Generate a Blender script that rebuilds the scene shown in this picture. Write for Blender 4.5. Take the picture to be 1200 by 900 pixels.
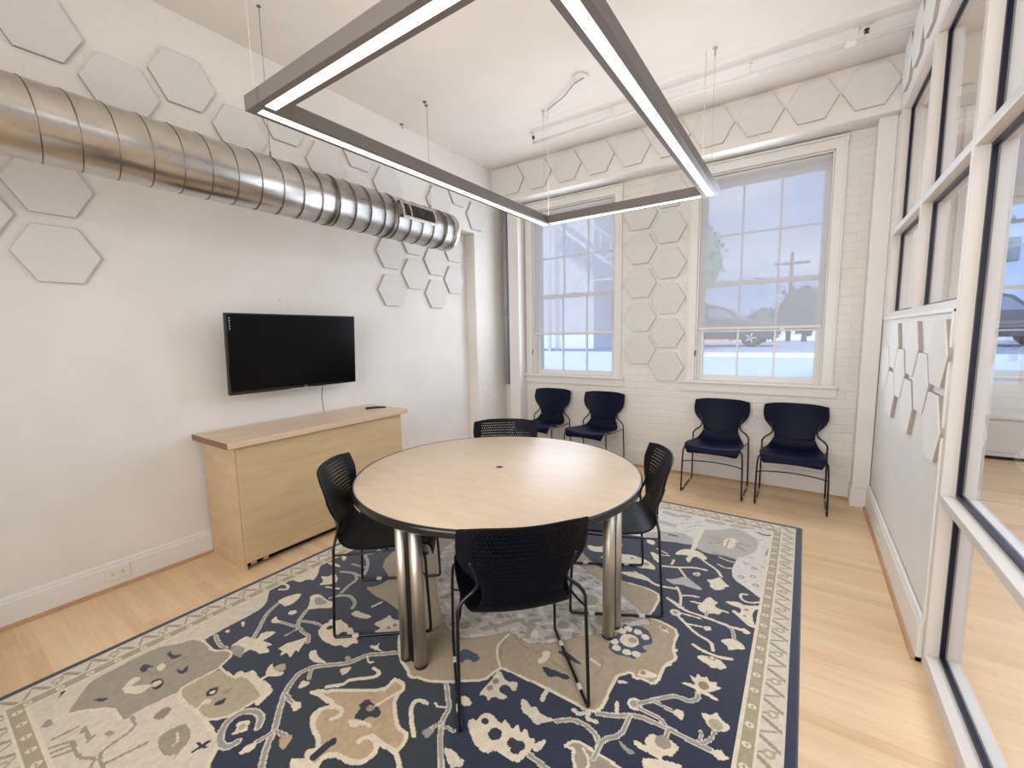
import bpy, bmesh, math, random
import numpy as np
from mathutils import Vector, Matrix
R_ = math.radians
scene = bpy.context.scene
for o in list(bpy.data.objects): bpy.data.objects.remove(o)
C = scene.collection

# ------------------------------------------------------------------ camera
cam_d = bpy.data.cameras.new('camera'); cam = bpy.data.objects.new('camera', cam_d); C.objects.link(cam)
CAMROWS = ((0.826057, -0.049238, 0.561431), (0.563289, 0.104494, -0.819626), (-0.018310, 0.993306, 0.114053))
cam.matrix_world = Matrix(CAMROWS).to_4x4() if False else Matrix.Translation((0, 0, 1.5)) @ Matrix(CAMROWS).to_4x4()
cam_d.sensor_fit = 'HORIZONTAL'; cam_d.sensor_width = 36.0; cam_d.lens = 502.0 / 1200 * 36
cam_d.clip_start = 0.02; cam_d.clip_end = 500
scene.camera = cam
# ------------------------------------------------------------------ exposure
vs = scene.view_settings
vs.view_transform = 'Standard'; vs.look = 'None'; vs.gamma = 1.0; vs.use_curve_mapping = False
vs.exposure = 0.2
# ------------------------------------------------------------------ world
wd = bpy.data.worlds.new('world'); scene.world = wd; wd.use_nodes = True
nt = wd.node_tree; nt.nodes.clear()
wo = nt.nodes.new('ShaderNodeOutputWorld'); bg = nt.nodes.new('ShaderNodeBackground')
tc = nt.nodes.new('ShaderNodeTexCoord'); noi = nt.nodes.new('ShaderNodeTexNoise'); mp = nt.nodes.new('ShaderNodeMapping')
mp.inputs['Scale'].default_value = (1, 1, 3.5); noi.inputs['Scale'].default_value = 3.0; noi.inputs['Detail'].default_value = 6
cr = nt.nodes.new('ShaderNodeValToRGB')
cr.color_ramp.elements[0].position = .40; cr.color_ramp.elements[0].color = (.40, .56, .95, 1)
cr.color_ramp.elements[1].position = .64; cr.color_ramp.elements[1].color = (.80, .88, 1.0, 1)
nt.links.new(tc.outputs['Generated'], mp.inputs['Vector']); nt.links.new(mp.outputs[0], noi.inputs['Vector'])
nt.links.new(noi.outputs[0], cr.inputs[0]); nt.links.new(cr.outputs[0], bg.inputs[0]); nt.links.new(bg.outputs[0], wo.inputs[0])
bg.inputs['Strength'].default_value = 1.06
# ------------------------------------------------------------------ daylight and area lamps
def area(name, loc, rot, sx, sy, power, col):
    l = bpy.data.lights.new(name, 'AREA'); l.shape = 'RECTANGLE'; l.size = sx; l.size_y = sy; l.energy = power; l.color = col
    o = bpy.data.objects.new(name, l); C.objects.link(o); o.location = loc; o.rotation_euler = rot
    return o
sun = bpy.data.lights.new('sun', 'SUN'); sun.energy = 2.4; sun.angle = R_(12); sun.color = (1, .97, .92)
so = bpy.data.objects.new('sun', sun); C.objects.link(so); so.rotation_euler = (R_(50), R_(12), 0)
# daylight coming in through the two street windows (added area lamps just inside the blinds, facing in)
area('daylight', (-.57, 4.61, 2.0), (R_(-90), 0, 0), .62, 1.9, 21, (.80, .88, 1))
area('daylight', (-2.33, 4.61, 2.0), (R_(-90), 0, 0), 1.0, 1.9, 21, (.80, .88, 1))
# added fill lights without fixtures: behind the camera and under the hall ceiling
area('rear_fill_light', (-.9, -1.5, 2.0), (R_(90), 0, R_(-4)), 2.6, 2.2, 66, (1, .98, .955)).data.spread = R_(140)
area('hall_fill_light', (2.5, 2.6, 3.2), (0, 0, 0), 2.4, 6.0, 130, (.95, .97, 1))

# ------------------------------------------------------------------ materials
def lin(c):
    return tuple((v / 12.92 if v <= .04045 else ((v + .055) / 1.055) ** 2.4) for v in c)
def rgb(r, g, b): return lin((r / 255, g / 255, b / 255)) + (1.0,)
class M:
    def __init__(s, name, col=(.8, .8, .8, 1), rough=.5, metal=0, spec=.5, **kw):
        s.m = bpy.data.materials.new(name); s.m.use_nodes = True; s.t = s.m.node_tree; s.n = s.t.nodes; s.l = s.t.links
        s.b = s.n['Principled BSDF']; s.i = s.b.inputs
        s.i['Base Color'].default_value = col; s.i['Roughness'].default_value = rough; s.i['Metallic'].default_value = metal
        s.i['Specular IOR Level'].default_value = spec
        for k, v in kw.items(): s.i[k.replace('_', ' ')].default_value = v
    def new(s, t, **kw):
        n = s.n.new(t)
        for k, v in kw.items():
            if k in n.inputs: n.inputs[k].default_value = v
            else: setattr(n, k, v)
        return n
    def co(s, scale=(1, 1, 1), rot=(0, 0, 0), which='Object', loc=(0, 0, 0)):
        t = s.new('ShaderNodeTexCoord'); m = s.new('ShaderNodeMapping')
        m.inputs['Scale'].default_value = scale; m.inputs['Rotation'].default_value = rot; m.inputs['Location'].default_value = loc
        s.l.new(t.outputs[which], m.inputs[0]); return m.outputs[0]
    def noise(s, vec, scale=5, detail=4, rough=.5, dist=0):
        n = s.new('ShaderNodeTexNoise', Scale=scale, Detail=detail, Roughness=rough, Distortion=dist); s.l.new(vec, n.inputs['Vector']); return n.outputs[0]
    def ramp(s, fac, stops):
        r = s.new('ShaderNodeValToRGB'); e = r.color_ramp.elements
        while len(e) < len(stops): e.new(.5)
        for k, (p, c) in enumerate(stops): e[k].position = p; e[k].color = c
        s.l.new(fac, r.inputs[0]); return r.outputs[0]
    def mix(s, fac, a, b, mode='MIX'):
        m = s.new('ShaderNodeMix', data_type='RGBA', blend_type=mode)
        for sock, v in ((0, fac), (6, a), (7, b)):
            if isinstance(v, (int, float, tuple)): m.inputs[sock].default_value = v
            else: s.l.new(v, m.inputs[sock])
        return m.outputs[2]
    def bump(s, h, strength=.3, dist=.01, normal=None):
        b = s.new('ShaderNodeBump', Strength=strength, Distance=dist); s.l.new(h, b.inputs['Height'])
        if normal is not None: s.l.new(normal, b.inputs['Normal'])
        s.l.new(b.outputs[0], s.i['Normal']); return b.outputs[0]
    def base(s, sock): s.l.new(sock, s.i['Base Color']); return s

def paint(name, col, rough=.55, nz=.06, sc=3):
    m = M(name, col, rough, spec=.3); v = m.co()
    d = tuple(max(0, c * (1 - nz)) for c in col[:3]) + (1,)
    m.base(m.ramp(m.noise(v, sc, 5), [(.35, d), (.65, col)])); m.bump(m.noise(v, 60, 3), .04, .004); return m.m
CREAM = rgb(229, 225, 220)
mat_wall = paint('wall_paint', CREAM)
mat_trim = paint('trim_paint', rgb(230, 227, 222), .35, .03)
mat_frame = paint('storefront_paint', rgb(214, 208, 202), .35, .03)
mat_ceil = paint('ceiling_paint', rgb(227, 220, 212), .7, .04)
mat_hex = paint('felt_panel', rgb(219, 216, 212), .9, .03, 20)
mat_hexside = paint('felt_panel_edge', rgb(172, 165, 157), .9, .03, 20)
mat_hexw = paint('felt_panel_white', rgb(232, 230, 227), .9, .02, 20)

def brick_mat(name, plane, amt, course=.075, length=.23, col=rgb(232, 228, 222)):
    m = M(name, col, .5, spec=.35)
    t = m.new('ShaderNodeTexCoord'); sx = m.new('ShaderNodeSeparateXYZ'); cb = m.new('ShaderNodeCombineXYZ')
    m.l.new(t.outputs['Object'], sx.inputs[0])
    m.l.new(sx.outputs['X' if plane == 'x' else 'Y'], cb.inputs[0]); m.l.new(sx.outputs['Z'], cb.inputs[1])
    nz = m.new('ShaderNodeTexNoise', Scale=2.2, Detail=2); m.l.new(t.outputs['Object'], nz.inputs['Vector'])
    va = m.new('ShaderNodeVectorMath', operation='MULTIPLY_ADD'); va.inputs[1].default_value = (.05, .05, 0)
    m.l.new(nz.outputs[1], va.inputs[0]); m.l.new(cb.outputs[0], va.inputs[2])
    bt = m.new('ShaderNodeTexBrick', Scale=1.0); bt.inputs['Brick Width'].default_value = length; bt.inputs['Row Height'].default_value = course
    bt.inputs['Mortar Size'].default_value = .009; bt.inputs['Mortar Smooth'].default_value = 1.0
    bt.inputs['Color1'].default_value = (1, 1, 1, 1); bt.inputs['Color2'].default_value = (.88, .88, .88, 1); bt.inputs['Mortar'].default_value = (0, 0, 0, 1)
    m.l.new(va.outputs[0], bt.inputs['Vector'])
    n2 = m.noise(t.outputs['Object'], 14, 6, .6)
    h = m.mix(.35, bt.outputs[0], n2)
    m.bump(h, amt, .03)
    big = m.noise(t.outputs['Object'], 1.6, 3)
    d = tuple(c * .93 for c in col[:3]) + (1,)
    m.base(m.ramp(big, [(.35, d), (.65, col)])); return m.m
mat_brick_far = brick_mat('painted_brick', 'x', .28)
mat_brick_side = brick_mat('painted_brick_side', 'y', .22)
mat_brick_up = brick_mat('painted_brick_plastered', 'y', .16)

def floor_mat():
    m = M('maple_floor', (.6, .45, .3, 1), .32, spec=.4)
    t = m.new('ShaderNodeTexCoord')
    bt = m.new('ShaderNodeTexBrick', Scale=1.0, offset=.37, offset_frequency=3, squash=.8, squash_frequency=2)
    bt.inputs['Brick Width'].default_value = .95; bt.inputs['Row Height'].default_value = .058; bt.inputs['Mortar Size'].default_value = .0006
    bt.inputs['Color1'].default_value = (.0, 0, 0, 1); bt.inputs['Color2'].default_value = (1, 1, 1, 1); bt.inputs['Mortar'].default_value = (.0, 0, 0, 1); bt.inputs['Bias'].default_value = 0
    m.l.new(t.outputs['Object'], bt.inputs['Vector'])
    base = m.ramp(bt.outputs[0], [(0, rgb(196, 158, 114)), (.45, rgb(224, 191, 148)), (1, rgb(240, 211, 170))])
    gv = m.co((1.2, 22, 1)); g = m.noise(gv, 2.2, 8, .65, .6)
    c = m.mix(.5, base, m.ramp(g, [(.3, rgb(206, 169, 126)), (.55, rgb(236, 205, 162)), (.8, rgb(242, 217, 178))]), 'MIX')
    big = m.noise(m.co((.6, 3, 1)), 1.5, 3)
    c = m.mix(.35, c, m.ramp(big, [(.35, rgb(212, 176, 138)), (.65, rgb(236, 208, 174))]))
    m.base(c); m.bump(g, .04, .002)
    m.l.new(m.ramp(g, [(0, (.26, .26, .26, 1)), (1, (.42, .42, .42, 1))]), m.i['Roughness'])
    return m.m
mat_floor = floor_mat()
def wood(name, a, b, axis=(1, 14, 14), rough=.42, knots=False):
    m = M(name, a, rough, spec=.35); v = m.co(axis)
    g = m.noise(v, 2.0, 7, .6, .8); c = m.ramp(g, [(.3, a), (.7, b)])
    if knots:
        vo = m.new('ShaderNodeTexVoronoi', Scale=1.6); m.l.new(m.co((1, 1, .55)), vo.inputs['Vector'])
        c = m.mix(m.ramp(vo.outputs['Distance'], [(0, (.55, .55, .55, 1)), (.05, (0, 0, 0, 1))]), c, rgb(150, 112, 70))
    m.base(c); m.bump(g, .03, .002); return m.m
mat_cab = wood('birch_cabinet', rgb(196, 168, 128), rgb(210, 184, 146), (4, 1.2, 9), knots=True)
mat_cabtop = wood('laminate_top', rgb(205, 178, 150), rgb(218, 192, 164), (6, 1, 6), .35)
mat_edge = wood('dark_edge', rgb(120, 84, 66), rgb(140, 102, 84))
mat_table = wood('maple_table_top', rgb(206, 184, 158), rgb(218, 198, 174), (3, 12, 1), .38)
mat_shoe = wood('shoe_moulding_wood', rgb(176, 134, 96), rgb(196, 156, 116), (3, 3, 3))
mat_black = M('black_plastic', rgb(12, 12, 14), .4, spec=.4).m
mat_rim = M('black_table_rim', rgb(22, 22, 24), .25, spec=.5).m
mat_frame_blk = M('black_steel_wire', rgb(14, 14, 18), .3, spec=.5).m
mat_glide = M('clear_glide_plastic', rgb(200, 196, 190), .35).m
mat_steel = M('brushed_steel', rgb(200, 192, 180), .42, 1).m
mat_gray = paint('grey_conduit_paint', rgb(160, 165, 178), .4, .1)
mat_gasket = M('navy_glazing_gasket', rgb(6, 10, 34), .4, spec=.3).m
mat_pend = M('pendant_grey_aluminium', rgb(114, 107, 104), .45, .15).m
mat_pend_low = M('pendant_lens', rgb(240, 240, 230), .5); mat_pend_low.i['Emission Color'].default_value = (1, .98, .88, 1); mat_pend_low.i['Emission Strength'].default_value = 2.8; mat_pend_low = mat_pend_low.m
mat_pend_up = M('pendant_uplight_lens', rgb(240, 240, 230), .5); mat_pend_up.i['Emission Color'].default_value = (1, .93, .84, 1); mat_pend_up.i['Emission Strength'].default_value = 6.4; mat_pend_up = mat_pend_up.m
mat_cable = M('white_cable', rgb(226, 222, 214), .4).m
mat_wire = M('steel_wire', rgb(120, 116, 112), .35, .8).m
mat_susp = M('steel_suspension_cable', rgb(190, 184, 176), .4, .3).m
mat_white = M('white_plastic', rgb(228, 224, 218), .35).m
mat_dark = M('dark_bronze', rgb(40, 30, 30), .4, .3).m
mat_screen = M('black_screen', rgb(2, 2, 4), .22, spec=.16).m
mat_bezel = M('gloss_black_bezel', rgb(6, 6, 8), .12, spec=.6).m
mat_logo = M('silver_print', rgb(190, 192, 196), .3, .4).m

def shell_mat(name, col, perf, rough=.48):
    m = M(name, col, rough, spec=.14)
    if perf:
        uv = m.new('ShaderNodeTexCoord'); mpn = m.new('ShaderNodeMapping'); mpn.inputs['Scale'].default_value = (32, 46, 1)
        m.l.new(uv.outputs['UV'], mpn.inputs[0])
        sp = m.new('ShaderNodeSeparateXYZ'); m.l.new(mpn.outputs[0], sp.inputs[0])
        def math_(op, a, b=None):
            n = m.new('ShaderNodeMath', operation=op)
            for k, v in ((0, a), (1, b)):
                if v is None: continue
                if isinstance(v, (int, float)): n.inputs[k].default_value = v
                else: m.l.new(v, n.inputs[k])
            return n.outputs[0]
        row = math_('FLOOR', sp.outputs[1]); off = math_('MULTIPLY', math_('MODULO', row, 2.0), .5)
        fx = math_('SUBTRACT', math_('FRACT', math_('ADD', sp.outputs[0], off)), .5); fy = math_('SUBTRACT', math_('FRACT', sp.outputs[1]), .5)
        r2 = math_('ADD', math_('MULTIPLY', fx, fx), math_('MULTIPLY', fy, fy))
        hole = math_('LESS_THAN', r2, .055)
        us = m.new('ShaderNodeSeparateXYZ'); m.l.new(uv.outputs['UV'], us.inputs[0])
        inx = math_('MULTIPLY', math_('GREATER_THAN', us.outputs[0], .12), math_('LESS_THAN', us.outputs[0], .88))
        iny = math_('MULTIPLY', math_('GREATER_THAN', us.outputs[1], .52), math_('LESS_THAN', us.outputs[1], .94))
        al = math_('SUBTRACT', 1.0, math_('MULTIPLY', hole, math_('MULTIPLY', inx, iny)))
        m.l.new(al, m.i['Alpha'])
    m.bump(m.noise(m.co(), 220, 2), .05, .001)
    return m.m
mat_navy = shell_mat('navy_shell', rgb(7, 12, 38), False)
mat_chblack = shell_mat('black_perforated_shell', rgb(9, 10, 18), True)

def glass_mat(name, tint=(.93, .96, 1, 1), refl=.12, rough=0.0):
    m = M(name); m.n.remove(m.b); out = m.n['Material Output']
    tr = m.new('ShaderNodeBsdfTransparent'); tr.inputs[0].default_value = tint
    gl = m.new('ShaderNodeBsdfGlossy'); gl.inputs['Roughness'].default_value = rough; gl.inputs[0].default_value = (1, 1, 1, 1)
    fr = m.new('ShaderNodeFresnel', IOR=1.45); mu = m.new('ShaderNodeMath', operation='MULTIPLY'); mu.inputs[1].default_value = refl / .04 if False else 1.0
    ge = m.new('ShaderNodeNewGeometry'); sb = m.new('ShaderNodeMath', operation='SUBTRACT'); sb.inputs[0].default_value = 1.0; m.l.new(ge.outputs['Backfacing'], sb.inputs[1]); m.l.new(sb.outputs[0], mu.inputs[1])
    m.l.new(fr.outputs[0], mu.inputs[0]); mx = m.new('ShaderNodeMixShader')
    m.l.new(mu.outputs[0], mx.inputs[0]); m.l.new(tr.outputs[0], mx.inputs[1]); m.l.new(gl.outputs[0], mx.inputs[2]); m.l.new(mx.outputs[0], out.inputs[0]); return m.m
mat_glass = glass_mat('window_glass')
def blind_mat():
    m = M('blind_mesh_fabric'); m.n.remove(m.b); out = m.n['Material Output']
    tr = m.new('ShaderNodeBsdfTransparent'); tr.inputs[0].default_value = (1, 1, 1, 1)
    df = m.new('ShaderNodeBsdfDiffuse'); df.inputs[0].default_value = rgb(236, 234, 232)
    tl = m.new('ShaderNodeBsdfTranslucent'); tl.inputs[0].default_value = rgb(236, 236, 240)
    a = m.new('ShaderNodeMixShader'); a.inputs[0].default_value = .45
    m.l.new(df.outputs[0], a.inputs[1]); m.l.new(tl.outputs[0], a.inputs[2])
    b = m.new('ShaderNodeMixShader'); b.inputs[0].default_value = .40
    m.l.new(tr.outputs[0], b.inputs[1]); m.l.new(a.outputs[0], b.inputs[2]); m.l.new(b.outputs[0], out.inputs[0]); return m.m
mat_blind = blind_mat()
def galv():
    m = M('galvanised_steel', rgb(190, 186, 180), .26, 1.0)
    v = m.co((1, 1, 1)); g = m.noise(v, 9, 4, .6)
    m.base(m.ramp(g, [(.3, rgb(186, 181, 174)), (.7, rgb(204, 200, 195))]))
    m.l.new(m.ramp(m.noise(m.co((1, .25, 1)), 7, 3), [(.3, (.24, .24, .24, 1)), (.7, (.30, .30, .30, 1))]), m.i['Roughness'])
    m.bump(m.noise(m.co((.3, .12, .3)), 6, 1), .12, .004); return m.m
mat_galv = galv()
mat_seam = M('duct_seam_steel', rgb(120, 112, 104), .35, 1.0).m

# ------------------------------------------------------------------ builders
class MB:
    """collects shapes into one mesh"""
    def __init__(s): s.v = []; s.f = []; s.mi = []; s.sm = []; s.cur = 0; s.mats = []
    def mat(s, m):
        if m not in s.mats: s.mats.append(m)
        s.cur = s.mats.index(m); return s
    def add(s, vs_, fs, smooth=False):
        o = len(s.v); s.v += [tuple(p) for p in vs_]
        for f in fs: s.f.append([i + o for i in f]); s.mi.append(s.cur); s.sm.append(smooth)
    def box(s, x0, x1, y0, y1, z0, z1, mtx=None):
        p = [(x, y, z) for z in (z0, z1) for y in (y0, y1) for x in (x0, x1)]
        if mtx is not None: p = [tuple(mtx @ Vector(q)) for q in p]
        s.add(p, [(0, 2, 3, 1), (4, 5, 7, 6), (0, 1, 5, 4), (2, 6, 7, 3), (0, 4, 6, 2), (1, 3, 7, 5)]); return s
    def cbox(s, x0, x1, y0, y1, z0, z1, c=.004):
        bm = bmesh.new(); bmesh.ops.create_cube(bm, size=1)
        for v in bm.verts: v.co = Vector(((x0 + x1) / 2 + v.co.x * (x1 - x0), (y0 + y1) / 2 + v.co.y * (y1 - y0), (z0 + z1) / 2 + v.co.z * (z1 - z0)))
        bmesh.ops.bevel(bm, geom=bm.edges[:], offset=c, segments=2, affect='EDGES', profile=.5)
        s.add([v.co[:] for v in bm.verts], [[v.index for v in f.verts] for f in bm.faces]); bm.free(); return s
    def tube(s, pts, r, n=8, closed=False, cap=True):
        pts = [Vector(p) for p in pts]; N = len(pts); rings = []; up = None
        for i, p in enumerate(pts):
            a = pts[i - 1] if (i > 0 or closed) else p; b = pts[(i + 1) % N] if (i < N - 1 or closed) else p
            t = (b - a)
            if t.length < 1e-9: t = Vector((0, 0, 1))
            t.normalize()
            if up is None: up = t.orthogonal().normalized()
            else:
                up = up - t * up.dot(t)
                if up.length < 1e-6: up = t.orthogonal()
                up.normalize()
            w = t.cross(up); rr = r[i] if isinstance(r, (list, tuple)) else r
            rings.append([p + (up * math.cos(2 * math.pi * k / n) + w * math.sin(2 * math.pi * k / n)) * rr for k in range(n)])
        fs = []; M_ = N if closed else N - 1
        for i in range(M_):
            j = (i + 1) % N
            for k in range(n): fs.append((i * n + k, i * n + (k + 1) % n, j * n + (k + 1) % n, j * n + k))
        if cap and not closed: fs.append(tuple(range(n))[::-1]); fs.append(tuple((N - 1) * n + k for k in range(n)))
        s.add([q for rg in rings for q in rg], fs, True); return s
    def lathe(s, prof, n=32, origin=(0, 0, 0), axis='z', smooth=True):
        ox, oy, oz = origin; vs_ = []
        for (r, h) in prof:
            for k in range(n):
                a = 2 * math.pi * k / n; c_, s_ = r * math.cos(a), r * math.sin(a)
                vs_.append((ox + c_, oy + s_, oz + h) if axis == 'z' else (ox + c_, oy + h, oz + s_) if axis == 'y' else (ox + h, oy + c_, oz + s_))
        fs = []
        for i in range(len(prof) - 1):
            for k in range(n): fs.append((i * n + k, i * n + (k + 1) % n, (i + 1) * n + (k + 1) % n, (i + 1) * n + k))
        if prof[0][0] > 1e-6: fs.append(tuple(range(n))[::-1])
        if prof[-1][0] > 1e-6: fs.append(tuple((len(prof) - 1) * n + k for k in range(n)))
        s.add(vs_, fs, smooth); return s
    def prism(s, poly, fn, a, b):
        """poly 2D, fn(u,v,w)->xyz, extruded from w=a to w=b"""
        n = len(poly)
        s.add([fn(u, v, a) for u, v in poly] + [fn(u, v, b) for u, v in poly],
              [tuple(range(n))[::-1], tuple(range(n, 2 * n))] + [(i, (i + 1) % n, n + (i + 1) % n, n + i) for i in range(n)]); return s
    def build(s, name, m=None, parent=None, bevel=0, subsurf=0):
        me = bpy.data.meshes.new(name); me.from_pydata(s.v, [], s.f)
        for mm in (s.mats or [m]): me.materials.append(mm)
        me.polygons.foreach_set('material_index', s.mi); me.polygons.foreach_set('use_smooth', s.sm); me.update()
        bm = bmesh.new(); bm.from_mesh(me); bmesh.ops.remove_doubles(bm, verts=bm.verts, dist=1e-6); bmesh.ops.recalc_face_normals(bm, faces=bm.faces); bm.to_mesh(me); bm.free()
        o = bpy.data.objects.new(name, me); C.objects.link(o)
        if parent is not None: o.parent = parent; o.matrix_parent_inverse = Matrix.Identity(4)
        if bevel:
            b = o.modifiers.new('bevel', 'BEVEL'); b.width = bevel; b.segments = 2; b.limit_method = 'ANGLE'
        if subsurf:
            b = o.modifiers.new('sub', 'SUBSURF'); b.levels = b.render_levels = subsurf
        return o
def tag(o, label, cat, group=None):
    o['label'] = label; o['category'] = cat
    if group: o['group'] = group
    return o
def struct(o): o['kind'] = 'structure'; return o
def empty(name, loc, rz=0.0):
    o = bpy.data.objects.new(name, None); C.objects.link(o); o.location = loc; o.rotation_euler = (0, 0, rz); return o
def copy_tree(o, parent=None):
    c = o.copy(); C.objects.link(c)
    if parent is not None: c.parent = parent
    for ch in list(o.children): copy_tree(ch, c)
    return c
def recentre(o, p):
    """move a mesh object's origin to p (world, unparented)"""
    o.data.transform(Matrix.Translation(-Vector(p))); o.location = p; return o
def nbez(pts, n=6):
    """Catmull-Rom through points"""
    P = [Vector(p) for p in pts]; out = []
    for i in range(len(P) - 1):
        a, b, c, d = P[max(i - 1, 0)], P[i], P[i + 1], P[min(i + 2, len(P) - 1)]
        for k in range(n):
            t = k / n; out.append(.5 * ((2 * b) + (c - a) * t + (2 * a - 5 * b + 4 * c - d) * t * t + (3 * b - a - 3 * c + d) * t ** 3))
    out.append(P[-1]); return out

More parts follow.
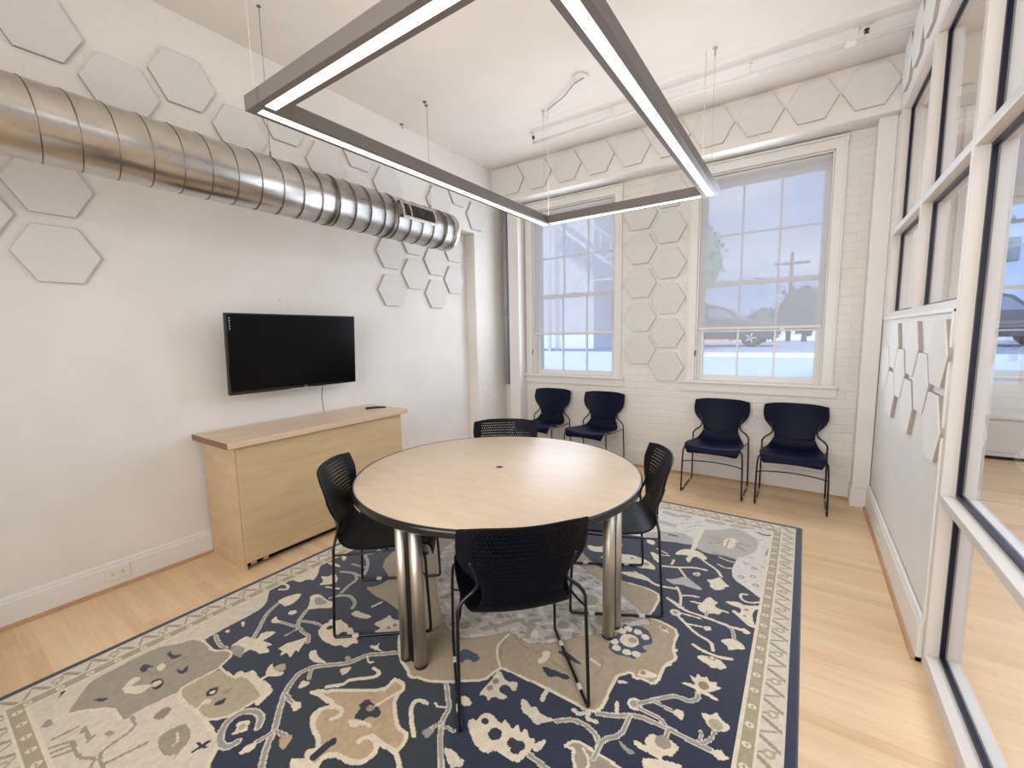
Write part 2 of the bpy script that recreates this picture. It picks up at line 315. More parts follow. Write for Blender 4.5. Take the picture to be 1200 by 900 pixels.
RUG = """dP0 499,408 484,445 493,474 550,523 566,564 620,612 680,587 792,623 849,546 893,476 950,379 737,237 580,344
cP0 106,-303 707,97 685,190 543,246 523,264 509,275 483,278 450,281 416,278 388,274 335,275 312,278 305,360 289,394 262,396 236,373 184,376 171,379 168,429 166,510 153,537 109,566 78,586 75,616 104,645 138,667 147,690 103,731 70,767 77,785 81,835 130,930 102,1074 60,1606 -335,1106 -69,70 -260,-366
aP0 180,135 147,157 116,177 109,192 107,228 104,284 109,311 138,340 144,361 178,373 228,371 260,391 283,396 295,391 305,364 304,294 309,284 295,213 301,198 294,189 245,189 217,162 190,135
kP0 153,306 145,317 171,314 187,331 186,307
kP0 155,254 144,268 181,277 166,270 183,257
kP0 225,256 226,271 251,273 263,265 263,254 240,252
cO18 242,262
kP0 227,304 248,305 232,325 259,313 257,302 240,300
bL12 199,265 204,332
wP0 203,210 179,232 176,244 197,249 200,223 231,255 242,251 246,230
wP0 182,278 175,291 198,294 206,278
kP0 179,171 191,184 205,193 206,181
kP0 78,131 98,149 116,130 98,141
aP0 185,95 164,111 198,113
wL14 182,116 183,135 242,190 293,189
aL12 303,204 341,202 349,150 364,143 394,143
aL12 276,124 332,122 357,140 376,128
aL12 385,142 393,175 399,201
aP0 408,215 400,230 410,259 441,257 460,249 471,231 482,215 472,224 464,212 436,209
cL8 423,241 445,235 447,227
bP0 340,224 330,248 346,258 358,247 361,233
kL12 493,243 494,267
kL10 480,254 503,259
aL12 288,91 302,122
aL12 239,104 243,138
aL12 259,97 272,119
aL12 255,146 292,143
aL12 276,96 284,117
aL12 267,139 256,144
aL12 302,141 294,150
aP0 305,162 305,172 323,175 323,165
hP0 308,359 371,363 377,381 472,378 472,357 468,314 452,295 433,283 394,278 321,277 303,286 302,295
wP0 358,368 358,383 376,383 378,399 419,394 442,398 479,395 485,371 491,355 475,354 472,378 380,380 371,363
wL12 308,359 371,363 377,381 472,378 472,357 468,314 452,295 433,283 394,278 321,277 303,286 302,295 308,359
kP0 361,311 357,323 368,334 385,321 375,307
wP0 370,314 366,321 372,326 380,318
kP0 407,308 411,333 425,319 416,309
aP0 388,328 394,353 406,335
wP0 386,294 378,306 397,311 400,301
wL10 396,281 386,297
wL16 317,276 352,274 401,282 450,281 490,279 511,276 530,262 543,246 680,186
wL12 305,360 289,394 262,396 236,373 184,376 155,375 144,365
gL30 540,297 537,281 517,276 494,286 476,306 476,331 498,348 523,348 541,333
wP0 514,295 510,309 498,312 499,321 514,333 523,321 531,321 526,309
hO12 514,316
gL26 616,616 586,590 559,569 553,550 543,527 514,503 486,478 477,449 491,422 507,401 540,373 573,348 594,323 624,300 674,266
gL20 576,346 574,328 570,315
wP0 569,282 561,300 571,318 583,306
gL20 510,403 543,399
wP0 539,396 551,411 569,404 568,389
gL20 578,347 603,353
tP0 618,333 596,344 611,362 621,355 629,336
gL18 492,470 510,454
wP0 517,425 501,442 524,451 525,436
wP0 435,498 438,514 465,502 509,502 465,483
cP0 544,504 552,521 564,526 569,500
gP0 520,544 525,531 548,531 544,540
wP0 536,594 553,598 550,613 565,596 586,597 551,587
wL10 563,566 586,555 590,564
wP0 654,334 671,345 694,358 714,346 676,322
tP0 550,436 561,449 577,454 581,462 610,481 676,524 671,558 707,557 711,521 746,494 771,480 797,481 806,452 800,447 786,443 761,441 771,427 772,402 751,388 719,384 705,371 704,357 701,346 665,356 680,370 664,383 624,392 603,408 605,427 629,444 588,446
wL16 550,436 561,449 577,454 581,462 610,481 676,524 671,558 707,557 711,521 746,494 771,480 797,481 806,452 800,447 786,443 761,441 771,427 772,402 751,388 719,384 705,371 704,357 701,346 665,356 680,370 664,383 624,392 603,408 605,427 629,444 588,446 550,436
kP0 661,471 663,492 686,490 715,488 719,472 701,467 701,450 676,448 672,469
aP0 679,474 681,487 697,485 695,472
wP0 674,436 681,447 714,458 730,453 706,448 696,431
wL18 730,421 731,433 745,442 765,435 775,421 767,399 744,388 718,385 702,373 704,357 716,339
wL18 644,421 652,433 645,447 621,443 606,426 616,400 633,390 664,383 680,370 672,355
kL30 687,359 689,395
wL18 739,442 770,443 800,447 827,434 863,406
wL18 565,462 589,485 589,502 629,534 630,551 607,551
wP0 550,436 561,449 622,448 616,439
wL18 807,487 782,503 753,529 753,548 775,551
wL12 676,524 671,558
wL12 692,489 706,544
wL10 790,560 800,557 819,567
gL22 773,611 805,582 821,569 831,535 859,501 889,474 927,433
gP0 811,500 821,521 832,518 833,494
gL16 836,531 864,535
gL16 831,535 824,519
cP0 866,500 890,506 911,501 914,490 908,477
cP0 869,502 886,505 907,500 917,505 920,494 917,484
TP0 348,759 322,742 373,730 440,731 515,717 571,663 577,649 636,603 676,590 692,580 702,581 710,589 734,591 786,622 793,630 837,661 841,686 847,710 870,711 919,715 975,717 1021,716 1054,714 1071,721 1078,742 1075,764 1074,815 1073,831 1097,858 1107,843 1121,852 1146,849 1152,872 1151,917 1170,951 1153,977 1151,1049 1110,1061 1085,1060 1071,1067 1073,1085 1073,1174 1035,1188 977,1187 945,1188 877,1218 826,1241 743,1310 639,1411 380,1439 194,1323 160,1155 209,980 250,856 351,814
wL14 571,663 577,649 636,603 676,590 692,580 702,581 710,589 734,591 786,622 793,630 837,661 841,686 847,710 870,711 919,715 975,717 1021,716 1054,714 1071,721 1078,742 1075,764 1074,815 1073,831 1097,858 1107,843 1121,852 1146,849 1152,872 1151,917 1170,951 1153,977 1151,1049 1110,1061 1085,1060 1071,1067 1073,1085 1073,1174 1035,1188 977,1187
iP0 712,729 774,787 794,818 832,807 869,810 915,847 953,899 997,935 1044,980 1068,1021 1091,1037 1038,1084 984,1117 888,1157 729,1238 565,1281 381,1207 340,1063 434,924 534,828 640,745
bL6 712,729 774,787 794,818 832,807 869,810 915,847 953,899 997,935 1044,980 1068,1021 1091,1037 1038,1084 984,1117 888,1157 729,1238 565,1281 381,1207 340,1063 434,924 534,828 640,745 712,729
aO50 696,932
aO40 608,925
aO30 686,775
aO40 799,999
aO30 829,867
aO50 910,1046
aO35 975,981
aO30 899,913
aO50 731,1174
aO50 581,1145
aO40 482,1082
aO30 1029,1057
aO25 963,1104
aL30 731,789 762,820 779,855 800,872
aL30 843,828 834,859 820,881 837,896
aL25 885,848 909,871
bL8 795,819 805,779 829,729 850,709
bL8 815,817 852,792 897,795
wL10 849,708 816,736 798,764 801,811
bL8 925,791 978,781
nP0 922,765 946,769 993,773 986,758 965,758 952,744 934,752
nP0 928,822 944,835 983,823 997,816 973,813 944,819
nP0 850,706 878,710 912,710 896,694 869,696
wP0 900,803 915,817 925,791 916,767 903,771 909,790
mP0 1022,899 1023,948 1032,965 1024,1005 1044,999 1058,1016 1088,1012 1112,971 1088,945 1110,937 1086,918 1093,897 1073,897 1050,888
wO20 1043,989
wO20 1033,973
wO20 1067,991
wO20 1088,983
wO20 1031,927
wO20 1042,909
wO20 1067,909
wO20 1087,915
wO45 1059,950
TO20 1066,955
mP0 735,696 741,714 789,712 789,687 766,691 766,666
wP0 1108,851 1112,880 1149,881 1140,864
bO12 1118,869
cP0 1100,1043 1121,1045 1136,1028 1117,1027
bO14 1116,1041
bL6 1013,864 1031,853 1038,826 1032,807
wL12 1007,844 1029,837
wP0 1078,813 1084,824 1104,827 1089,814
wP0 1152,920 1163,934 1166,923 1155,914
wP0 1150,979 1164,985 1164,971 1156,963
cP0 850,624 850,669 845,706 880,684 903,699 912,670 880,681 876,655 909,655 897,641 879,639 876,622 866,633
bO14 860,673
bO14 860,652
wP0 820,600 833,611 858,598 835,583
cL20 968,687 965,699 965,717
cL18 1033,700 1045,697 1060,713 1062,697 1080,700
cP0 930,664 939,670 958,659 965,668 981,655 1015,662 997,643 986,630 967,639 948,640
gL22 1016,660 1039,680 1068,683 1089,676 1103,662 1106,635
wP0 873,562 874,574 884,574 885,586 888,599 903,604 931,594 929,605 933,608 954,598 956,610 959,612 972,600 972,612 976,615 990,601 1000,607 1006,592 1004,571 999,550 983,548 951,548 943,533 918,534 899,543
kO14 900,584
kO26 932,573
kO20 969,576
kO20 984,579
kO20 981,570
wP0 1006,584 1004,600 1020,619 1020,588
gL22 1007,574 1045,570
aP0 1053,624 1059,639 1073,646 1108,642 1137,642 1165,635 1093,588 1071,616 1071,627
wL12 1053,624 1059,639 1073,646 1108,642 1137,642 1165,635 1093,588 1071,616 1071,627 1053,624
wL10 1082,638 1101,622 1102,601
gL24 1075,719 1105,732 1142,758 1192,761 1252,759 1275,759
gL22 1130,748 1130,699 1104,672 1105,649 1105,631
gP0 1125,690 1143,684 1165,681 1157,672 1140,676
wP0 1093,764 1100,770 1111,740 1104,736
wO30 1129,780
gO18 1129,780
gL22 1135,786 1164,817 1191,845 1207,846 1220,847 1232,862 1229,877
gL18 1161,808 1197,804
wP0 1196,801 1202,816 1217,814 1219,791
gL20 1138,776 1181,775 1191,766
gL18 1199,761 1201,741
wP0 1203,919 1218,915 1218,934 1228,924 1237,935 1243,920 1258,930 1257,916 1271,920 1252,895 1243,891 1268,883 1263,875 1238,883 1230,873 1224,886 1190,883 1202,893 1222,896 1210,910
bO22 1235,904
wP0 1242,833 1262,835 1269,850 1280,835 1297,831 1293,816 1277,804 1266,804 1253,817
hO25 1272,819
gL18 1272,800 1270,781 1258,765
gL14 1251,788 1255,779 1252,767
wP0 1271,758 1290,771 1293,764 1306,761 1289,746 1279,752
wP0 1169,715 1174,734 1190,734 1201,741 1225,736 1224,726 1219,709 1207,705 1204,690 1188,694 1157,693 1152,705 1176,703
aO28 1198,728
wP0 1174,676 1195,690 1235,704 1241,694 1187,658
wL18 1191,1019 1206,1012 1222,1009 1249,1008 1273,1017
wP0 1205,982 1217,996 1252,1003 1270,983 1264,978 1257,968 1251,973 1239,962 1234,971 1219,973
bO16 1236,997
wO9 1236,997
wL16 1234,1023 1226,1051 1189,1062 1156,1090 1130,1113
wO28 1126,1119
gO14 1126,1119
wL12 1159,1088 1196,1097
wP0 1196,1097 1213,1112 1218,1096 1208,1086
wP0 1242,1068 1253,1083 1270,1094 1290,1083 1297,1067 1278,1058 1264,1043 1260,1057
gL18 1270,1091 1262,1128 1252,1133
wL18 1092,1172 1141,1141 1198,1141 1251,1136 1289,1138
wP0 1277,1142 1288,1149 1302,1136 1289,1124
wL12 1134,1124 1186,1129
wP0 1169,1181 1177,1199 1181,1225 1191,1245 1202,1229 1215,1228 1205,1200 1241,1197 1228,1189 1224,1170 1210,1169 1195,1156 1175,1163
wL14 1152,1192 1188,1198 1241,1193
gL14 1197,1148 1195,1168
wP0 1226,1240 1256,1259 1278,1251 1314,1274 1315,1258 1299,1243 1298,1202 1312,1160 1290,1165 1273,1185 1248,1206 1255,1215 1270,1204 1269,1233 1249,1232
bO12 1282,1232
aO10 1281,1202
rP0 1312,1304 1277,1339 1230,1376 1220,1437 1228,1515 1168,1503 1127,1510 1086,1534 1027,1518 972,1499 920,1497 866,1487 546,1443 309,1690 287,1895 1459,2109 1444,1324
lP0 1093,1516 1091,1677 1137,1698 1196,1760 1263,1705 1274,1674 1277,1599 1226,1507 1168,1503 1135,1495
lP0 926,1549 1028,1613 1077,1580 1088,1527 1027,1518 920,1497
wP0 1169,1638 1199,1665 1216,1638 1203,1572 1176,1569
aL12 1184,1574 1186,1634
aL18 1212,1628 1252,1624
aL18 1213,1593 1248,1580
aL18 1125,1633 1170,1631
aL18 1129,1575 1169,1601
aL18 1153,1513 1224,1506
aL18 1211,1613 1234,1592
aL18 1134,1609 1165,1613
kL18 1267,1755 1290,1745 1308,1756
lL60 933,1762 977,1750
lL60 937,1659 987,1655
lL60 1096,1768 1141,1769
lL60 940,1872 1008,1881
lL60 852,1796 897,1791
lL60 1000,1764 1019,1767
lL60 1186,1771 1242,1788
lL60 886,1684 914,1682
kL20 996,1568 1023,1569
aL20 959,1578 984,1569
wL30 1090,1694 1090,1573 1093,1502
aO18 1251,1399
rO8 1251,1399
aO18 1281,1419
rO8 1281,1419
aO18 1278,1473
rO8 1278,1473
aO18 1291,1373
rO8 1291,1373
aP0 1298,1585 1308,1660 1314,1656 1310,1586
wP0 1048,1440 1057,1473 1080,1495 1116,1496 1149,1458 1134,1442 1105,1456 1101,1397 1086,1418 1091,1447 1073,1442 1053,1430
wL16 1134,1442 1149,1428 1184,1402 1201,1368
wP0 1165,1328 1182,1339 1197,1365 1212,1343 1230,1324 1216,1314 1218,1301 1198,1283 1182,1293 1179,1312
wP0 1121,1339 1135,1359 1148,1351 1140,1329
gO12 1135,1342
wL18 1027,1332 1080,1353 1120,1379 1155,1383
wL14 1080,1353 1110,1310
wL16 1057,1362 1055,1392
lP0 1058,1266 1085,1278 1109,1315 1138,1290 1165,1272 1161,1259 1130,1260 1107,1260 1088,1248
wL18 965,1245 1004,1248 1044,1215 1101,1231
wL14 1101,1241 1121,1205 1131,1152
wL14 1121,1205 1142,1218 1163,1223
wP0 890,1334 929,1351 956,1348 979,1344 1013,1323 1023,1299 995,1293 979,1283 948,1293 910,1281
aO20 987,1318
aO14 936,1330
wP0 930,1228 972,1255 1023,1227 993,1224 960,1220
wL14 972,1255 1023,1227 1058,1219 1103,1232
wL18 1092,1172 1139,1149
wL12 1180,1441 1204,1427 1227,1441
wL12 1178,1489 1210,1478 1227,1483
wP0 972,1406 993,1405 1020,1377 1007,1375 1030,1351 1008,1350
wL12 989,1437 1028,1421
wL12 1006,1400 1036,1412
wP0 935,1491 969,1489 973,1455 947,1461
wP0 773,1336 811,1339 832,1366 860,1334 825,1306 793,1306
wL16 851,1282 871,1328 875,1400
wL14 1276,1309 1261,1304 1261,1285 1273,1270 1294,1274 1312,1295
wL16 115,595 135,607 115,621 88,614 84,590
wP0 168,560 166,578 178,610 193,619 208,600 217,578 212,561 194,559
gL20 180,554 200,514 247,472 274,445
wP0 253,403 248,425 246,445 284,448 266,473 295,495 302,470 297,456 339,466 327,452 357,447 339,432 344,430 306,428 304,410 319,398 281,395
gP0 253,403 260,415 291,421 304,410 319,398 281,395
gL20 178,401 209,393 253,394
wP0 178,420 184,432 198,422
wP0 174,461 186,468 206,453
wP0 423,405 403,415 395,434 411,426 433,426 448,436 450,420
hP0 411,426 414,440 423,449 443,438 433,426
wL14 423,405 425,395
wP0 359,462 359,483 371,504 382,529 406,493 417,483 398,487 418,462 391,470 388,452 377,467
wP0 222,628 238,648 281,642 311,647 331,629 297,607 277,586 251,609
gP0 242,627 255,640 300,636 280,609
gL20 277,586 296,555 322,532 351,531 379,531 400,516
gL18 322,532 284,523 262,517
wP0 239,506 231,526 247,520 271,519 255,505
gL18 308,551 348,568 385,569
gL12 329,499 331,527
wP0 249,546 241,558 255,571 266,561 263,550
wP0 385,550 378,564 370,579 377,584 366,601 387,602 393,614 409,608 421,612 438,603 447,609 463,600 491,600 490,589 510,584 496,572 497,555 478,556 469,544 425,539
kO16 398,578
kO20 449,580
wP0 99,643 115,680 91,724 83,744 136,705 158,675 131,674 133,648
wP0 95,758 105,776 153,776 155,765
wP0 150,703 177,714 173,741 226,718 220,693 193,670 187,693
wL14 223,679 262,694
gL18 185,754 220,770 258,771 263,786 207,842 157,862 175,887
gL14 175,802 229,812
gL16 287,685 271,725 269,751 238,770
gL18 282,652 292,673 320,691 362,680 377,659
cP0 397,637 392,659 413,660 457,668 445,647
cP0 507,629 511,650 486,646 481,655 490,681 486,698 508,688 539,700 571,671 521,631
bO12 526,660
bO12 533,676
cL16 419,694 424,720
wP0 89,819 124,821 134,795
wP0 171,898 171,920 205,900"""
# ------------------------------------------------------------------ room shell
XL, XU, XR = -3.44, -3.30, .50      # recessed left wall, brick face above it, glazed wall face
YF, YS, YB = 4.69, 4.45, -1.60      # far brick wall, hanging strip face, wall behind the camera
ZC, ZS = 3.505, 3.11                # ceiling, underside of strip
struct(MB().box(-3.7, 5.2, YB - .2, 5.0, -.12, 0).build('floor', mat_floor))
# ceiling: flat slab with a lower plaster band towards the windows
mb = MB().box(-3.7, 5.2, YB - .2, 5.0, ZC + .02, ZC + .2)
pr = [(YB - .2, ZC + .03), (YB - .2, ZC), (3.66, ZC), (3.70, ZC - .003), (3.735, ZC - .014), (3.76, ZC - .02), (3.78, ZC - .012), (3.80, ZC), (5.0, ZC), (5.0, ZC + .03)]
mb.prism(pr, lambda u, v, w: (w, u, v), -3.7, .62)
mb.prism([(YB - .2, ZC + .03), (YB - .2, ZC - .25), (5.0, ZC - .25), (5.0, ZC + .03)], lambda u, v, w: (w, u, v), .66, 5.2)
struct(mb.build('ceiling', mat_ceil))
# left wall: recessed smooth panel, brick face above, brick pier on the right
mb = MB().mat(mat_wall).box(-3.7, XL, YB - .2, 4.09, 0, 2.70)
mb.mat(mat_brick_up).box(-3.7, XU, YB - .2, 4.09, 2.70, ZC)
mb.mat(mat_brick_side).box(-3.7, XU, 4.09, 5.0, 0, 2.70).mat(mat_brick_up).box(-3.7, XU, 4.09, 5.0, 2.70, ZC)
struct(mb.build('wall_left'))
struct(MB().mat(mat_brick_side).box(XL - .001, XU - .002, 4.082, 4.0899, 0, 2.70).build('trim_1'))
# far wall with two window openings
W = [(-2.87, -1.79), (-.93, .13)]; SILL, HEAD = 1.0, 3.0
mb = MB()
mb.box(-3.32, 1.02, YF, 4.96, 0, SILL); mb.box(-3.32, 1.02, YF, 4.96, HEAD, ZC)
for a, b in ((-3.32, W[0][0]), (W[0][1], W[1][0]), (W[1][1], .62)): mb.box(a, b, YF, 4.96, SILL, HEAD)
struct(mb.build('wall_far', mat_brick_far))
mb = MB().box(-3.31, .50, YS, YF + .01, ZS, ZC); struct(mb.build('trim_2', mat_wall))            # hanging strip / boxed lintel
for k, (a, b) in enumerate(((-3.125, -2.97), (.385, .50))):
    m2 = MB().cbox(a, b, 4.52, YF, .0, ZS, .006)
    m2.cbox(a - .012, b + .001, 4.505, YF, 0, .165, .004).cbox(a - .006, b + .001, 4.512, YF, .165, .18, .004)
    struct(m2.build('trim_%d' % (3 + k), mat_trim))
mb = MB().box(-3.7, 5.2, YB - .2, YB, 0, ZC); struct(mb.build('wall_back', mat_wall))
# baseboards
def baseboard(name, a, b, axis, face, s, h=.165):
    """runs a..b along axis, face = wall plane, s = direction into the room"""
    prof = [(0, 0), (.020, 0), (.020, h - .028), (.014, h - .02), (.014, h - .008), (.008, h), (0, h + .004)]
    sh = [(.0, 0), (.036, 0), (.034, .010), (.028, .017), (.020, .020), (0, .020)]
    fn = (lambda u, v, w: (face + s * u, w, v)) if axis == 'y' else (lambda u, v, w: (w, face + s * u, v))
    o = struct(MB().mat(mat_trim).prism(prof, fn, a, b).mat(mat_shoe).prism(sh, fn, a, b).build(name)); return o
baseboard('baseboard_left', YB, 4.085, 'y', XL, 1)
baseboard('baseboard_pier', 4.09, YF, 'y', XU, 1)
baseboard('baseboard_far', -2.97, .385, 'x', YF, -1, .20)
baseboard('baseboard_right', 2.49, 4.505, 'y', XR, -1, .20)
baseboard('baseboard_back', -3.4, .5, 'x', YB, 1)

# ---- windows
def window(idx, x0, x1):
    r = struct(empty('window_%d' % idx, ((x0 + x1) / 2, YF, SILL)))
    X = lambda v: v - (x0 + x1) / 2; Y = lambda v: v - YF; Z = lambda v: v - SILL
    B = lambda mb, a, b, c, d, e, f, ch=.004: mb.cbox(X(a), X(b), Y(c), Y(d), Z(e), Z(f), ch)
    cas = MB()
    for a, b in ((x0 - .08, x0), (x1, x1 + .08)):
        B(cas, a, b, YF - .024, YF, SILL, HEAD + .08)
        B(cas, a - .004 if a < x0 else b - .012, a + .012 if a < x0 else b + .004, YF - .034, YF, SILL, HEAD + .084, .003)
    B(cas, x0 - .08, x1 + .08, YF - .0235, YF, HEAD, HEAD + .08); B(cas, x0 - .09, x1 + .09, YF - .04, YF, HEAD + .08, HEAD + .098)
    cas.build('casing', mat_trim, r)
    j = MB(); B(j, x0 - .0, x0 + .014, YF, 4.94, SILL, HEAD); B(j, x1 - .014, x1, YF, 4.94, SILL, HEAD); B(j, x0, x1, YF, 4.94, HEAD - .014, HEAD)
    B(j, x0 + .014, x0 + .03, 4.735, 4.75, SILL, HEAD); B(j, x1 - .03, x1 - .014, 4.735, 4.75, SILL, HEAD)
    j.build('jamb', mat_trim, r)
    s = MB(); B(s, x0 - .14, x1 + .12, YF - .06, 4.95, SILL - .022, SILL + .004, .006); s.build('sill', mat_trim, r)
    a = MB(); B(a, x0 - .135, x1 + .115, YF - .024, YF, SILL - .105, SILL - .022); a.build('apron', mat_trim, r)
    for nm, z0, z1, yy, bot in (('lower_sash', SILL, 1.985, 4.76, .055), ('upper_sash', 1.94, HEAD - .014, 4.80, .045)):
        f = MB(); a0, a1 = x0 + .014, x1 - .014; st = .048; top = .045 if nm == 'lower_sash' else .14 if False else .10
        B(f, a0, a0 + st, yy, yy + .038, z0, z1); B(f, a1 - st, a1, yy, yy + .038, z0, z1)
        B(f, a0 + st, a1 - st, yy, yy + .038, z0, z0 + bot); B(f, a0 + st, a1 - st, yy, yy + .038, z1 - top, z1)
        g0, g1, h0, h1 = a0 + st, a1 - st, z0 + bot, z1 - top
        for k in (1, 2):
            xx = g0 + (g1 - g0) * k / 3; B(f, xx - .009, xx + .009, yy + .006, yy + .032, h0, h1, .002)
        zz = (h0 + h1) / 2; B(f, g0, g1, yy + .007, yy + .031, zz - .009, zz + .009, .002)
        fo = f.build(nm, mat_trim, r)
        g = MB().box(X(g0 - .004), X(g1 + .004), Y(yy + .017), Y(yy + .021), Z(h0 - .004), Z(h1 + .004)); g.build('pane', mat_glass, fo)
    l = MB(); B(l, (x0 + x1) / 2 - .03, (x0 + x1) / 2 + .03, 4.765, 4.785, 1.985, 1.997); l.build('sash_lock', mat_dark, r)
    l = MB().tube([(X(x0 + .012) , Y(YF - .026), Z(1.31)), (X(x0 - .0), Y(YF - .03), Z(1.28)), (X(x0 + .004), Y(YF - .03), Z(1.25))], .005); l.build('cord_cleat', mat_dark, r)
    return r
window(1, *W[0]); window(2, *W[1])
def blind(x0, x1, zb, label):
    t = empty('roller_blind', ((x0 + x1) / 2, YF + .035, 2.965)); tag(t, label, 'blind', 'roller blinds over the street windows')
    hw = (x1 - x0) / 2 - .006; L = 2.965 - zb
    MB().tube([(-hw, 0, 0), (hw, 0, 0)], .020, 16).build('roller', mat_trim, t)
    MB().box(-hw + .014, hw - .014, -.0215, -.0205, -L, 0).build('fabric', mat_blind, t)
    MB().cbox(-hw + .012, hw - .012, -.0265, -.0155, -L - .022, -L + .002, .003).build('hem_bar', mat_wall, t)
    for s in (-1, 1): MB().cbox(s * hw - .004, s * hw + .004, -.026, .026, -.028, .034, .002).build('bracket', mat_white, t)
    MB().tube([(hw - .004, -.028, 0), (hw - .004, -.03, -1.0), (hw - .008, -.03, -1.02), (hw - .012, -.03, -1.0), (hw - .012, -.028, 0)], .0014, 5).build('bead_chain', mat_white, t)
    return t
blind(*W[0], 1.515, 'white mesh roller blind half down over left street window')
blind(*W[1], 1.535, 'white mesh roller blind half down over right street window')

# ---- right wall: solid panel below, painted glazed frame
FT = .115                      # frame depth in x
GX = XR + .055                 # glass plane
struct(MB().mat(mat_wall).box(XR + .004, XR + .10, 2.49, 4.60, 0, 1.575).build('wall_right', mat_wall))
mb = MB().box(XR, XR + .115, YB, 4.60, 3.09, ZC).box(XR, XR + .115, 4.40, 4.70, 1.575, 3.10); struct(mb.build('wall_right_header', mat_wall))
fr = MB()
def V(y0, y1, z0, z1): fr.cbox(XR - .002, XR + FT, y0, y1, z0, z1, .003)
def Hz(z0, z1, y0, y1): fr.cbox(XR - .0015, XR + FT - .001, y0, y1, z0, z1, .003)
V(4.33, 4.40, 1.575, 3.09)
V(3.36, 3.405, 1.60, 2.19); V(3.30, 3.345, 2.215, 3.07) if False else V(3.36, 3.405, 2.215, 3.07)
V(2.44, 2.48, .0, 3.07)
V(1.02, 1.06, .0, 3.07); V(-.38, -.34, 0, 3.07); V(-1.6, -1.56, 0, 3.07)
Hz(3.06, 3.10, YB, 4.40); Hz(2.185, 2.225, YB, 4.33); Hz(1.575, 1.612, 2.48, 4.40)
Hz(.765, .80, YB, 2.44); Hz(.0, .075, YB, 2.44)
struct(fr.build('window_3', mat_frame))
gk = MB(); gl = MB()
bays = [(3.405, 4.33, 1.612, 2.185), (2.48, 3.36, 1.612, 2.185), (3.405, 4.33, 2.225, 3.06), (2.48, 3.36, 2.225, 3.06)]
for a, b in ((1.06, 2.44), (-.34, 1.02), (-1.56, -.38)): bays += [(a, b, .075, .765), (a, b, .80, 2.185), (a, b, 2.225, 3.06)]
for (a, b, c, d) in bays:
    w = .016; x0, x1 = GX - .011, GX + .011
    for q in ((a, a + w, c, d), (b - w, b, c, d)): gk.box(x0, x1, q[0], q[1], q[2], q[3])
    gk.box(x0, x1, a + w, b - w, c, c + w).box(x0, x1, a + w, b - w, d - w, d)
    gl.box(GX - .003, GX + .003, a + w * .5, b - w * .5, c + w * .5, d - w * .5)
w3 = bpy.data.objects['window_3']
gk.build('gasket', mat_gasket, w3); gl.build('pane', mat_glass, w3)
# white trim line round the solid panel
mb = MB().cbox(XR - .008, XR + .004, 2.482, 2.50, .2, 1.575, .002).cbox(XR - .010, XR + .004, 2.482, 4.40, 1.560, 1.580, .003)
struct(mb.build('trim_5', mat_trim))

# ---- the hall beyond the glass
HY = 7.35
struct(MB().box(5.0, 5.2, YB, HY + .3, 0, ZC).build('wall_hall_right', mat_wall))
struct(MB().box(.64, .82, 4.70, HY + .3, 0, ZC).build('wall_hall_left', mat_wall))
struct(MB().box(.64, 5.2, 5.0, HY + .3, -.12, 0).build('floor_hall', mat_floor))
struct(MB().box(.62, 5.2, 5.0, HY + .3, ZC - .02, ZC + .2).build('ceiling_hall', mat_ceil))
mb = MB(); HWN = ((1.78, 3.0), (3.6, 4.75))
mb.box(.82, 5.0, HY, HY + .27, 0, .92).box(.82, 5.0, HY, HY + .27, 2.95, ZC)
for a, b_ in ((.82, 1.78), (3.0, 3.6), (4.75, 5.0)): mb.box(a, b_, HY, HY + .27, .92, 2.95)
struct(mb.build('wall_hall_far', mat_wall))
for n, (a, c) in enumerate(HWN):
    f = MB(); y = HY + .10
    f.cbox(a - .1, c + .1, HY - .05, HY + .25, .895, .925); f.cbox(a - .09, c + .09, HY - .025, HY + .005, 2.95, 3.05); f.cbox(a - .09, a, HY - .025, HY + .005, .92, 2.95); f.cbox(c, c + .09, HY - .025, HY + .005, .92, 2.95)
    f.cbox(a, a + .05, y, y + .04, .925, 2.95); f.cbox(c - .05, c, y, y + .04, .925, 2.95); f.cbox(a, c, y, y + .04, 2.88, 2.95); f.cbox(a, c, y, y + .04, .925, .98); f.cbox(a, c, y, y + .04, 1.92, 1.965)
    for zz in (1.44, 2.41): f.cbox(a, c, y + .01, y + .03, zz, zz + .018, .002)
    for k in (1, 2): xx = a + (c - a) * k / 3; f.cbox(xx - .009, xx + .009, y + .01, y + .03, .95, 2.92, .002)
    wo_ = struct(f.build('window_%d' % (4 + n), mat_trim))
    MB().box(a + .03, c - .03, y + .018, y + .022, .95, 2.92).build('pane', mat_glass, wo_)
mb = MB().cbox(1.1, 4.9, HY - .40, HY - .01, .04, .46, .005).cbox(1.08, 4.92, HY - .42, HY - .005, .46, .50, .008)
r = tag(recentre(mb.build('window_seat', mat_white), (3.0, HY - .2, 0)), 'long white built-in window seat in the hall beyond the glass', 'bench')
MB().box(-1.9, 1.9, -.17, .19, 0, .04).build('plinth', mat_black, r)
for k in range(4): MB().cbox(-1.8 + k * .9, -1.0 + k * .9, -.208, -.199, .09, .42, .002).build('front_panel', mat_trim, r)

